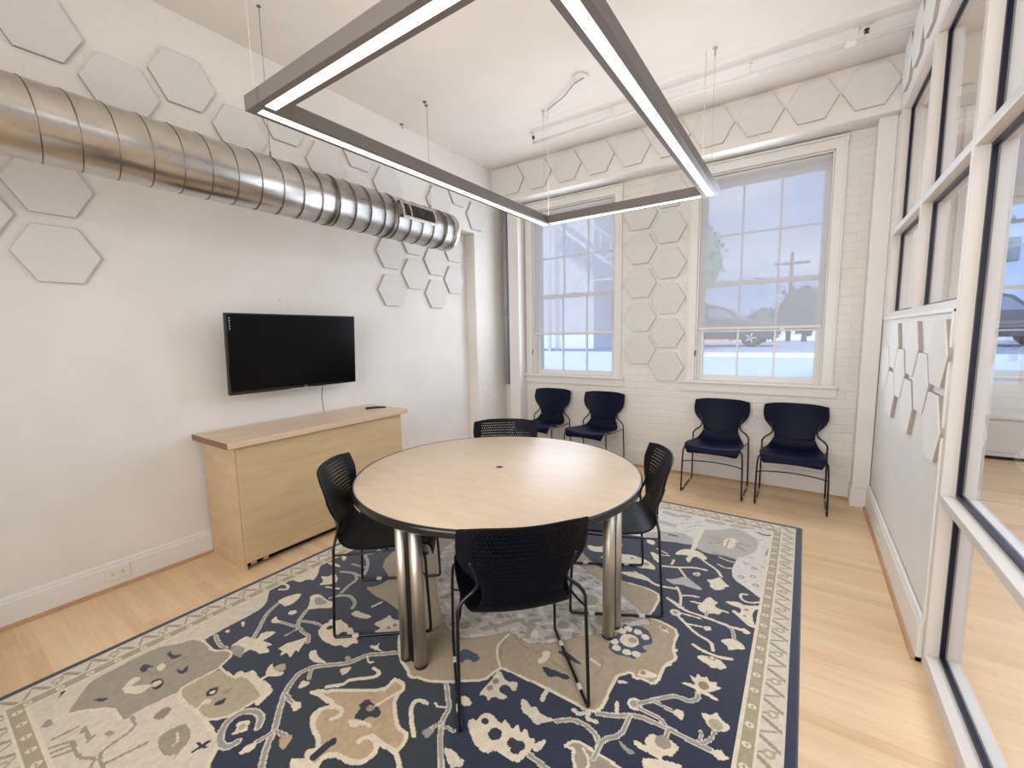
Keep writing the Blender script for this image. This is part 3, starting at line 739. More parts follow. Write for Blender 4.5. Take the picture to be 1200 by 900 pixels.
# ------------------------------------------------------------------ table
def round_table():
    cx, cy, r = -1.418, 1.915, .79
    t = empty('round_table', (cx, cy, 0)); tag(t, 'large round table with pale maple top and black rim on tubular steel legs', 'table')
    MB().lathe([(.0, .7355), (r - .012, .7355), (r - .010, .739), (r - .014, .7405), (0, .7405)], 128).build('tabletop', mat_table, t)
    MB().lathe([(r - .03, .702), (r - .006, .702), (r + .002, .710), (r + .004, .72), (r + .003, .733), (r - .002, .7405), (r - .010, .7415), (r - .012, .736), (r - .03, .7350), (r - .03, .702)], 128).build('rim', mat_rim, t)
    g = MB().lathe([(0, .7415), (.0, .742), (.018, .742), (.021, .7405)], 24, (-.012, .03, 0)); g.build('cable_grommet', mat_dark, t)
    u = MB().box(-.55, .55, -.03, .03, .672, .702).box(-.03, .03, -.55, .55, .672, .702).box(-.12, .12, -.12, .12, .690, .7020); u.build('underframe', mat_black, t)
    for k in range(4):
        a = math.pi / 2 * k; ux, uy = math.cos(a), math.sin(a); R0 = .685
        f = MB().mat(mat_steel)
        for s in (-1, 1):
            px, py = ux * R0 - uy * s * .045, uy * R0 + ux * s * .045
            f.lathe([(.029, .012), (.029, .702)], 28, (px, py, 0))
            f.mat(mat_black).lathe([(.0, 0.0), (.028, 0.0), (.030, .006), (.030, .013)], 24, (px, py, 0)).mat(mat_steel)
        mt = Matrix.Translation((ux * R0, uy * R0, 0)) @ Matrix.Rotation(a, 4, 'Z')
        f.mat(mat_black).box(-.012, .012, -.02, .02, .010, .70, mt)
        f.build('leg', None, t)
round_table()
rt_ = bpy.data.objects['round_table']; rt_.location.z = .0125
for ch in rt_.children:
    if not ch.name.startswith('leg'): ch.data.transform(Matrix.Translation((0, 0, -.0125)))

# ------------------------------------------------------------------ chairs
def shell(part, lo, hi):
    """part of the moulded shell between profile parameters lo..hi"""
    prof = [(.250, .402, .205), (.248, .428, .224), (.230, .449, .234), (.190, .455, .240), (.10, .448, .242), (.0, .438, .236), (-.09, .431, .224), (-.165, .433, .206), (-.212, .455, .184), (-.232, .495, .164),
            (-.241, .535, .156), (-.251, .575, .168), (-.262, .620, .206), (-.273, .665, .236), (-.287, .715, .250), (-.303, .765, .250), (-.317, .808, .246), (-.323, .828, .238)]
    P = nbez([Vector(p) for p in prof], 3); n = len(P); P = P[int(lo * (n - 1)):int(hi * (n - 1)) + 1]
    NU = 20; vs_ = []; uvs = []
    nn = len(P)
    for j, p in enumerate(P):
        gl_ = (lo + (hi - lo) * j / (nn - 1))
        for i in range(NU + 1):
            u = -1 + 2 * i / NU
            back = max(0, min(1, (p.z * 0 + (gl_ - .55) / .3))); seat = 1 - back
            x = u * p.z
            y = p.x + back * .060 * (u * u - .15)
            z = p.y + seat * .018 * (u * u - .45) - (0.028 * u * u if gl_ < .12 else 0) * (1 - gl_ / .12) - (.016 * abs(u) ** 5 if gl_ > .97 else 0)
            vs_.append((x, y, z)); uvs.append((i / NU, gl_))
    fs = [(j * (NU + 1) + i, j * (NU + 1) + i + 1, (j + 1) * (NU + 1) + i + 1, (j + 1) * (NU + 1) + i) for j in range(nn - 1) for i in range(NU)]
    return vs_, fs, uvs
def shell_obj(name, lo, hi, m, parent):
    vs_, fs, uvs = shell(name, lo, hi); me = bpy.data.meshes.new(name); me.from_pydata(vs_, [], fs); me.materials.append(m)
    uv = me.uv_layers.new(name='UVMap')
    for l in me.loops: uv.data[l.index].uv = uvs[l.vertex_index]
    for p in me.polygons: p.use_smooth = True
    o = bpy.data.objects.new(name, me); C.objects.link(o); o.parent = parent
    so_ = o.modifiers.new('solid', 'SOLIDIFY'); so_.thickness = .009; so_.offset = 0
    b = o.modifiers.new('sub', 'SUBSURF'); b.levels = b.render_levels = 1
    return o
def make_chair(m):
    t = empty('stacking_chair', (0, 0, 0))
    shell_obj('seat', 0, .56, m, t); shell_obj('backrest', .56, 1, m, t)
    for s in (-1, 1):
        r = .0072
        pts = [(s * .20, .15, .428), (s * .232, .185, .428), (s * .244, .215, .405), (s * .250, .222, .30), (s * .254, .232, .05), (s * .254, .226, .012), (s * .254, .20, .0065),
               (s * .254, 0, .0065), (s * .254, -.215, .0065), (s * .254, -.238, .013), (s * .254, -.242, .045), (s * .252, -.232, .25), (s * .249, -.222, .44), (s * .247, -.219, .475), (s * .225, -.214, .510),
               (s * .184, -.214, .545), (s * .170, -.226, .575), (s * .180, -.242, .62), (s * .20, -.254, .68)]
        MB().tube(nbez(pts, 5), r, 8).build('side_frame', mat_frame_blk, t)
        MB().tube(nbez([(s * .249, -.224, .43), (s * .235, -.16, .425), (s * .225, -.05, .424), (s * .22, .10, .430), (s * .205, .16, .432)], 4), .005, 6).build('seat_rail', mat_frame_blk, t)
        for yy in (.12, -.14): MB().cbox(s * .254 - .008, s * .254 + .008, yy - .016, yy + .016, .0005, .017, .003).build('glide', mat_glide, t)
    MB().tube(nbez([(-.252, .224, .29), (-.18, .19, .298), (0, .165, .302), (.18, .19, .298), (.252, .224, .29)], 5), .005, 6).build('stretcher', mat_frame_blk, t)
    MB().tube([(-.222, .02, .424), (0, .02, .420), (.222, .02, .424)], .005, 6).build('seat_brace', mat_frame_blk, t)
    return t
ch0 = make_chair(mat_navy); ch0_used = []
chb = make_chair(mat_chblack); chb_used = []
def put(src, used, x, y, ang, label, group):
    o = src if not used else copy_tree(src); used.append(1)
    o.location = (x, y, 0 if group.startswith('navy') else .0135); o.rotation_euler = (0, 0, ang); tag(o, label, 'chair', group); return o
# local front is +y; facing -y (into the room) is a turn of pi
G1 = 'navy chairs along the window wall'; G2 = 'black chairs round the table'
put(ch0, ch0_used, -2.555, 4.358, math.pi, 'navy stacking chair under left window, nearest the left corner', G1)
put(ch0, ch0_used, -1.895, 4.358, math.pi - R_(3), 'navy stacking chair under left window, beside the brick between windows', G1)
put(ch0, ch0_used, -.655, 4.358, math.pi, 'navy stacking chair under right window, the left one of that pair', G1)
put(ch0, ch0_used, -.045, 4.358, math.pi, 'navy stacking chair under right window, nearest the right corner', G1)
def face(x, y, tx, ty): return math.atan2(ty, tx) - math.pi / 2
put(chb, chb_used, -.993, 1.425, face(0, 0, -.66, .66), 'black perforated chair in front of the round table, back to the camera', G2)
put(chb, chb_used, -1.835, 1.47, face(0, 0, .78, .62), 'black perforated chair at left side of the round table, beside the cabinet', G2)
put(chb, chb_used, -.885, 2.26, face(0, 0, -.87, -.47), 'black perforated chair at right side of the round table', G2)
put(chb, chb_used, -1.765, 2.45, face(0, 0, .52, -.85), 'black perforated chair behind the round table, only its back top showing', G2)

# ------------------------------------------------------------------ cabinet, screen, remote
def cabinet():
    t = empty('media_cabinet', (-3.175, 1.85, 0)); tag(t, 'long low birch cabinet with overhanging top against left wall', 'cabinet')
    X = lambda v: v + 3.175; Y = lambda v: v - 1.85
    b = MB().cbox(X(-3.415), X(-2.945), Y(1.18), Y(1.20), 0, .826, .002).cbox(X(-3.415), X(-2.945), Y(2.50), Y(2.52), 0, .826, .002).box(X(-3.415), X(-3.405), Y(1.20), Y(2.50), .05, .826).box(X(-3.405), X(-2.945), Y(1.20), Y(2.50), .075, .095)
    b.build('body', mat_cab, t)
    MB().cbox(X(-2.943), X(-2.922), Y(1.19), Y(2.518), .055, .822, .002).build('front_panel', mat_cab, t)
    MB().cbox(X(-3.418), X(-2.890), Y(1.125), Y(2.56), .828, .868, .004).build('top', mat_cabtop, t)
    for ya in (1.1235, 2.5595): MB().box(X(-3.417), X(-2.8895), Y(ya), Y(ya + .002), .829, .867).build('edge_band', mat_edge, t)
    MB().box(X(-3.0), X(-2.99), Y(1.20), Y(2.50), .0, .075).build('plinth', mat_black, t)
    for y in (1.235, 1.31, 2.44): MB().cbox(X(-2.955), X(-2.93), Y(y - .018), Y(y + .018), .030, .054, .004).build('hinge', mat_steel, t)
cabinet()
def television():
    xf = -3.235; t = empty('television', (xf, 1.815, 1.40)); t.rotation_euler = (0, R_(3.5), 0); tag(t, 'black flat screen television mounted on left wall above the cabinet', 'television')
    hw, hh = .500, .283
    MB().cbox(-.035, .0, -hw, hw, -hh, hh, .004).cbox(-.062, -.030, -hw * .72, hw * .72, -hh * .85, hh * .5, .012).build('housing', mat_black, t)
    MB().cbox(-.004, .0015, -hw, hw, -hh, hh, .001).build('bezel', mat_bezel, t)
    MB().box(.0014, .0022, -hw + .010, hw - .010, -hh + .022, hh - .010).build('screen', mat_screen, t)
    MB().box(-.02, .0025, -.09, .10, -hh - .003, -hh + .004).build('lower_strip', mat_steel, t)
    f = bpy.data.curves.new('logo', 'FONT'); f.body = 'LG'; f.size = .022; f.extrude = .0003; f.align_x = 'CENTER'; f.align_y = 'CENTER'
    lo = bpy.data.objects.new('logo', f); C.objects.link(lo); lo.parent = t; lo.location = (.0028, .045, -hh + .011); lo.rotation_euler = (R_(90), 0, R_(90)); f.materials.append(mat_logo)
    bpy.context.view_layer.update(); lm = bpy.data.meshes.new_from_object(lo); l2 = bpy.data.objects.new('logo', lm); C.objects.link(l2); l2.parent = t; l2.location = lo.location; l2.rotation_euler = lo.rotation_euler; bpy.data.objects.remove(lo)
    k = MB()
    for i in range(5): k.box(.0022, .0026, -hw + .02, -hw + .026, hh - .04 - i * .018, hh - .03 - i * .018)
    k.build('corner_print', mat_logo, t)
    MB().cbox(-.19, -.155, -.16, .16, -.12, .12, .003).cbox(-.155, -.062, -.13, -.10, -.09, .09, .003).cbox(-.155, -.062, .10, .13, -.09, .09, .003).build('wall_mount', mat_black, t)
television()
tag(MB().tube(nbez([(-3.36, 2.075, 1.125), (-3.385, 2.075, 1.06), (-3.40, 2.08, 1.0), (-3.41, 2.09, .92), (-3.405, 2.092, .869)], 5), .0035, 6).build('power_cord', mat_edge), 'thin dark power cord hanging from the television to the cabinet top', 'cord')
def remote():
    t = empty('remote_control', (-3.16, 2.44, .868), ); t.rotation_euler = (0, 0, R_(62)); tag(t, 'slim black remote control lying on cabinet top', 'remote control')
    b = MB(); n = 10; pr = []
    for i in range(n + 1):
        x = -.085 + .17 * i / n; w = .021 - .004 * math.sin(math.pi * i / n); h = .013 + .006 * math.cos(i / n * math.pi) * (.5)
        pr.append((x, w, h))
    vs_ = [];
    for x, w, h in pr: vs_ += [(x, -w, .001), (x, -w * 1.02, h * .6), (x, -w * .8, h), (x, w * .8, h), (x, w * 1.02, h * .6), (x, w, .001)]
    fs = [tuple(range(6))[::-1], tuple(n * 6 + k for k in range(6))] + [(i * 6 + k, i * 6 + (k + 1) % 6, (i + 1) * 6 + (k + 1) % 6, (i + 1) * 6 + k) for i in range(n) for k in range(6)]
    b.add(vs_, fs); b.build('housing', mat_black, t)
    k = MB()
    for i in range(6):
        for j in (-1, 0, 1): k.cbox(-.06 + i * .016 - .004, -.06 + i * .016 + .004, j * .010 - .003, j * .010 + .003, .010, .0185, .001)
    k.build('buttons', mat_wire, t)
remote()
def outlet(x, y, z, s, label, horiz=True):
    t = empty('wall_outlet', (x, y, z)); tag(t, label, 'outlet')
    a, b = (.06, .037) if horiz else (.037, .06)
    MB().cbox(min(0, s * .006), max(0, s * .006), -a, a, -b, b, .002).build('cover_plate', mat_white, t)
    k = MB()
    for j in (-1, 1):
        for q in (-1, 1): k.box(min(s * .0055, s * .0068), max(s * .0055, s * .0068), j * .024 - .006, j * .024 + .006, q * .006 - .0012, q * .006 + .0012)
    k.build('slots', mat_dark, t)
outlet(XL + .0205, .67, .095, 1, 'white duplex outlet set sideways in left baseboard')
outlet(XR - .0205, 3.70, .10, -1, 'small white outlet in the right baseboard')
# four screw holes left above the television
tag(MB().box(XL - .001, XL + .0008, 1.800, 1.806, 1.80, 1.806).box(XL - .001, XL + .0008, 1.865, 1.871, 1.80, 1.806).box(XL - .001, XL + .0008, 1.800, 1.806, 1.765, 1.771).box(XL - .001, XL + .0008, 1.865, 1.871, 1.765, 1.771).build('screw_holes', mat_wire), 'cluster of four small screw holes in left wall above the television', 'screw holes')

# ------------------------------------------------------------------ spiral duct
def duct():
    x0, z0, r, y0, y1 = -2.835, 2.463, .165, YB, 3.10
    t = empty('ventilation_duct', (x0, 1.5, z0)); tag(t, 'round galvanised spiral air duct running along left wall', 'duct')
    MB().lathe([(r, y0 - 1.5), (r, y1 - 1.5)], 64, axis='y').build('pipe', mat_galv, t)
    MB().lathe([(0, y1 - 1.482), (r * .93, y1 - 1.485), (r * .985, y1 - 1.494), (r + .003, y1 - 1.505), (r + .003, y1 - 1.56), (r, y1 - 1.562)], 64, axis='y').build('end_cap', mat_galv, t)
    pts = []; pitch = .1285; n = int((y1 - .06 - y0) / pitch * 36)
    for i in range(n):
        a = -i / 36 * 2 * math.pi; pts.append((math.cos(a) * (r + .0005), y0 - 1.5 + i / 36 * pitch, math.sin(a) * (r + .0005)))
    MB().tube(pts, .0030, 5).build('spiral_seam', mat_seam, t)
    for yy in (1.86, 2.36, 2.93):
        MB().lathe([(r, yy - 1.506), (r + .005, yy - 1.505), (r + .005, yy - 1.495), (r, yy - 1.494)], 64, axis='y').build('joint_band', mat_seam, t)
    # curved supply grille facing up into the room
    g = empty('supply_grille', (0, 0, 0)); g.parent = t
    A0, A1, Y0, Y1 = R_(-9), R_(42), 2.42 - 1.5, 2.80 - 1.5
    def patch(mb, a0, a1, ya, yb, ra, rb, n=12):
        vs_ = []; 
        for i in range(n + 1):
            a = a0 + (a1 - a0) * i / n
            for (rr, yy) in ((ra, ya), (rb, ya), (rb, yb), (ra, yb)): vs_.append((math.cos(a) * rr, yy, math.sin(a) * rr))
        fs = [(0, 1, 2, 3), tuple(n * 4 + k for k in (3, 2, 1, 0))] + [(i * 4 + k, i * 4 + (k + 1) % 4, (i + 1) * 4 + (k + 1) % 4, (i + 1) * 4 + k) for i in range(n) for k in range(4)]
        mb.add(vs_, fs)
    f = MB(); w = .022; da = w / r
    patch(f, A0, A1, Y0, Y0 + w, r, r + .007); patch(f, A0, A1, Y1 - w, Y1, r, r + .007); patch(f, A0, A0 + da, Y0, Y1, r, r + .007); patch(f, A1 - da, A1, Y0, Y1, r, r + .007)
    patch(f, A0, A1, Y0 + .085, Y0 + .10, r, r + .0065)
    bpy.data.objects.remove(g)
    go = f.build('supply_grille', mat_galv, t)
    bk = MB(); patch(bk, A0 + da, A1 - da, Y0 + w, Y1 - w, r, r + .0012); bk.build('opening', mat_black, go)
    lv = MB(); nl = 18
    for k in range(nl):
        yy = Y0 + w + (Y1 - Y0 - 2 * w) * (k + .5) / nl; patch(lv, A0 + da, A1 - da, yy - .0015, yy + .0015, r + .001, r + .0062, 8)
    lv.build('louvres', mat_wire, go)
duct()
def hanger(x, y, z0, z1, label):
    t = MB().tube([(0, 0, 0), (0, 0, z1 - z0)], .0016, 5).tube(nbez([(0, -.0, .0), (.012, 0, .02), (0, 0, .045), (-.012, 0, .02), (0, 0, 0)], 3), .002, 5).lathe([(.012, z1 - z0 - .004), (.012, z1 - z0)], 10)
    o = t.build('hanger_wire', mat_wire); o.location = (x, y, z0); tag(o, label, 'wire', 'duct hanger wires')
hanger(-2.835, 1.50, 2.628, ZC, 'steel hanger wire holding the middle of the duct')
hanger(-2.835, 2.90, 2.628, ZC, 'steel hanger wire holding the duct just past its grille')

# ------------------------------------------------------------------ pendant light
def pendant():
    x0, x1, y0, y1, zb, h, w = -2.092, -.585, 1.01, 3.62, 2.50, .066, .105
    t = empty('pendant_light', ((x0 + x1) / 2, (y0 + y1) / 2, zb)); tag(t, 'large rectangular grey pendant frame light with glowing LED strips', 'light')
    X = lambda v: v - (x0 + x1) / 2; Y = lambda v: v - (y0 + y1) / 2
    for k, (a, b, c, d) in enumerate(((x0, x0 + w, y0, y1), (x1 - w, x1, y0, y1), (x0 + w, x1 - w, y0, y0 + w), (x0 + w, x1 - w, y1 - w, y1))):
        o = MB().cbox(X(a), X(b), Y(c), Y(d), 0, h, .0025).build('beam', mat_pend, t)
        q = .030
        if k < 2: e = (a + q, b - q, c + .04 + (w if False else 0), d - .04)
        else: e = (a + .012, b - .012, c + q, d - q)
        MB().box(X(e[0]), X(e[1]), Y(e[2]), Y(e[3]), -.0012, .0005).build('diffuser', mat_pend_low, o)
        MB().box(X(e[0]), X(e[1]), Y(e[2]), Y(e[3]), h - .0005, h + .001).build('uplight_lens', mat_pend_up, o)
    sm = MB()
    for yy in (y0 + .09,): sm.box(X(x0 + .12), X(x0 + .1215), Y(y0) - .0006, Y(y0) + .001, .002, h - .002)
    sm.build('joint_line', mat_dark, t)
    for (cx, cy) in ((x0 + .03, y0 + .03), (x0 + .03, y1 - .03), (x1 - .05, y1 - .05), (x1 - .05, y0 + .03)):
        MB().tube([(X(cx), Y(cy), h), (X(cx), Y(cy), ZC - zb)], .0016, 5).lathe([(.007, ZC - zb - .05), (.007, ZC - zb - .01), (.016, ZC - zb - .006), (.016, ZC - zb)], 12, (X(cx), Y(cy), 0)).build('suspension_cable', mat_susp, t)
    for (cx, cy) in ((x0 + .075, y1 - .03), (x1 - .11, y1 - .05)):
        MB().tube([(X(cx), Y(cy), h), (X(cx), Y(cy), ZC - zb)], .0028, 6).lathe([(.007, h), (.006, h + .03)], 10, (X(cx), Y(cy), 0)).build('power_cable', mat_cable, t)
    # cord looping across the ceiling to its outlet box
    MB().tube(nbez([(X(x0 + .075), Y(y1 - .03), ZC - zb - .01), (X(-1.92), Y(3.52), ZC - zb - .02), (X(-1.78), Y(3.44), ZC - zb - .03), (X(-1.66), Y(3.36), ZC - zb - .02), (X(-1.60), Y(3.30), ZC - zb - .04), (X(-1.53), Y(3.31), ZC - zb - .02)], 5), .004, 6).build('ceiling_cord', mat_wire, t)
    MB().lathe([(.055, ZC - zb - .022), (.058, ZC - zb - .012), (.058, ZC - zb)], 24, (X(-1.56), Y(3.31), 0)).build('ceiling_canopy', mat_cable, t)
pendant()
# small hooks left in the ceiling
for k, (x, y, lab) in enumerate(((-2.81, 2.85, 'small steel ceiling hook nearest the middle of left wall'), (-3.27, 3.0, 'small steel hook at the top of left wall above the hexagons'))):
    o = MB().lathe([(.018, -.004), (.018, 0)], 12).tube(nbez([(0, 0, -.004), (.002, 0, -.03), (.016, 0, -.045), (.022, 0, -.03)], 4), .003, 5).build('ceiling_hook', mat_wire); o.location = (x, y, ZC); tag(o, lab, 'hook', 'ceiling hooks')

# ------------------------------------------------------------------ sprinkler pipe
def sprinkler():
    y, z = 3.93, 3.425
    t = empty('sprinkler_pipe', (-.95, y, z)); tag(t, 'thin white painted sprinkler pipe below the ceiling near windows', 'pipe')
    X = lambda v: v + .95
    MB().tube([(X(-2.385), 0, 0), (X(.50), 0, 0)], .0135, 12).build('pipe', mat_trim, t)
    for x in (-1.585, -.42, .155): MB().lathe([(.019, X(x) - .03), (.020, X(x) - .026), (.020, X(x) + .026), (.019, X(x) + .03)], 14, axis='x').build('coupling', mat_trim, t)
    for x in (-1.56, -.45, .19): MB().tube([(X(x), 0, .0), (X(x), 0, ZC - z)], .0035, 6).lathe([(.017, ZC - z - .004), (.017, ZC - z)], 12, (X(x), 0, 0)).build('hanger_rod', mat_trim, t)
    for x in (-2.375, .235):
        MB().tube([(X(x), 0, .0), (X(x), 0, .034)], .009, 8).build('head_stem', mat_trim, t)
        MB().lathe([(.010, .030), (.013, .036), (.006, .046), (.011, .054), (.016, .058), (.016, .061), (0, .061)], 14, (X(x), 0, 0)).tube([(X(x) - .011, 0, .036), (X(x) - .013, 0, .05), (X(x) - .006, 0, .06)], .002, 5).tube([(X(x) + .011, 0, .036), (X(x) + .013, 0, .05), (X(x) + .006, 0, .06)], .002, 5).build('sprinkler_head', mat_dark, t)
sprinkler()
# blue grey conduit in the far left corner
o = MB().tube([(0, 0, 0), (0, 0, 2.25)], .030, 16).lathe([(.036, .9), (.036, .95)], 16).tube([(.0, -.034, 1.32), (.0, -.04, 1.32)], .007, 8).tube([(.0, -.034, 1.05), (.0, -.04, 1.05)], .007, 8).build('conduit', mat_gray); o.location = (-3.215, 4.60, .86)
tag(o, 'vertical blue grey conduit in the gap left of left window', 'pipe')

# ------------------------------------------------------------------ hexagonal panels
def hexmesh(name, m, fn, th=.022, side=.176):
    p = [(side * math.cos(math.pi / 3 * k), side * math.sin(math.pi / 3 * k)) for k in range(6)]
    q = [(u * .975, v * .975) for u, v in p]
    mb = MB(); vs_ = [fn(u, v, 0) for u, v in p] + [fn(u, v, th - .004) for u, v in p] + [fn(u, v, th) for u, v in q]
    fs = [tuple(range(6)), tuple(range(12, 18))] + [(i, (i + 1) % 6, 6 + (i + 1) % 6, 6 + i) for i in range(6)] + [(6 + i, 6 + (i + 1) % 6, 12 + (i + 1) % 6, 12 + i) for i in range(6)]
    mb.mat(m).add(vs_[:6], [fs[0]]) if False else None
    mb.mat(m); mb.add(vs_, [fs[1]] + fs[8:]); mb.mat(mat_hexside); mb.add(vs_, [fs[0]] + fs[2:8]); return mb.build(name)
def hexes(fn, m, pos, labels, group, side=.176):
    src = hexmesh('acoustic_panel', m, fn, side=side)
    for k, (p, lab) in enumerate(zip(pos, labels)):
        o = src if k == 0 else src.copy()
        if k: C.objects.link(o)
        o.location = p; tag(o, lab, 'acoustic panel', group)
ORD = ['first', 'second', 'third', 'fourth', 'fifth', 'sixth', 'seventh', 'eighth', 'ninth', 'tenth', 'eleventh', 'twelfth']
left_fn = lambda u, v, w: (w, u, v); far_fn = lambda u, v, w: (u, -w, v); right_fn = lambda u, v, w: (-w, u, v)
up = [(.604, 3.11), (.92, 2.93), (1.23, 3.11), (1.55, 2.92), (1.86, 3.11), (2.19, 2.90), (2.51, 3.11), (2.82, 2.90), (3.484, 2.91), (3.81, 3.10), (4.115, 2.89)]
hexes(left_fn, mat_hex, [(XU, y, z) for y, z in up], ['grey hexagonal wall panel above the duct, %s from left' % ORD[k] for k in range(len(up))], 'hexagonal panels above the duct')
lo = [(2.925, 2.325), (3.235, 2.505), (3.235, 2.15), (2.925, 1.96), (3.55, 2.325), (3.855, 2.51), (3.855, 2.145), (3.55, 1.965)]
ll = ['upper left one', 'topmost beneath the duct end', 'middle one', 'lowest on the left', 'upper right of the middle', 'topmost beside the wall recess edge', 'rightmost of the lower ones', 'lowest on the right']
hexes(left_fn, mat_hex, [(XL, y, z) for y, z in lo], ['grey hexagonal panel in cluster under duct end, ' + s for s in ll], 'hexagonal panels under the duct end')
lc = [(.60, 1.985), (.60, 2.35), (.28, 2.168)]
hexes(left_fn, mat_hex, [(XL, y, z) for y, z in lc], ['grey hexagonal panel on left wall, lowest at photo edge', 'grey hexagonal panel tucked directly below the duct at far left', 'grey hexagonal panel cut by the left edge of photo'], 'hexagonal panels left of the television')
st = [(-3.0 + .3685 * k, 3.328) for k in range(10)]
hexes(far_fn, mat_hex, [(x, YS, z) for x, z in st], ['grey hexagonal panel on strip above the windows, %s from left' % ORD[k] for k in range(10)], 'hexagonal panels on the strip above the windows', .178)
cl = [(-1.51, 2.74), (-1.51, 2.385), (-1.505, 2.025), (-1.50, 1.665), (-1.50, 1.31)]; cr_ = [(-1.215, 2.92), (-1.215, 2.565), (-1.21, 2.205), (-1.21, 1.845), (-1.21, 1.49), (-1.21, 1.13)]
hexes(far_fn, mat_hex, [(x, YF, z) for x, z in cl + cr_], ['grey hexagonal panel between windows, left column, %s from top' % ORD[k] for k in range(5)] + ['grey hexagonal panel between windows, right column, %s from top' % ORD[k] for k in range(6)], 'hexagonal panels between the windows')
rh = [(2.635, 1.385), (3.205, 1.385), (3.79, 1.38), (4.08, 1.22), (3.515, 1.22), (2.92, 1.222), (3.80, 1.06), (3.235, 1.06), (2.64, 1.055)]
rl = ['top row, nearest the camera', 'top row, middle one', 'top row, farthest', 'middle row, farthest', 'middle row, middle one', 'middle row, nearest', 'bottom row, farthest', 'bottom row, middle one', 'bottom row, nearest the camera']
hexes(right_fn, mat_hexw, [(XR + .004, y, z) for y, z in rh], ['white hexagonal panel on right wall, ' + s for s in rl], 'hexagonal panels on the right wall', .17)
rt = [(4.16, 3.30), (3.82, 3.30), (3.48, 3.30)]
hexes(right_fn, mat_hex, [(XR, y, z) for y, z in rt], ['hexagonal panel above the glazing, ' + s for s in ('nearest the corner', 'second from the corner', 'farthest from the corner')], 'hexagonal panels above the glazing')

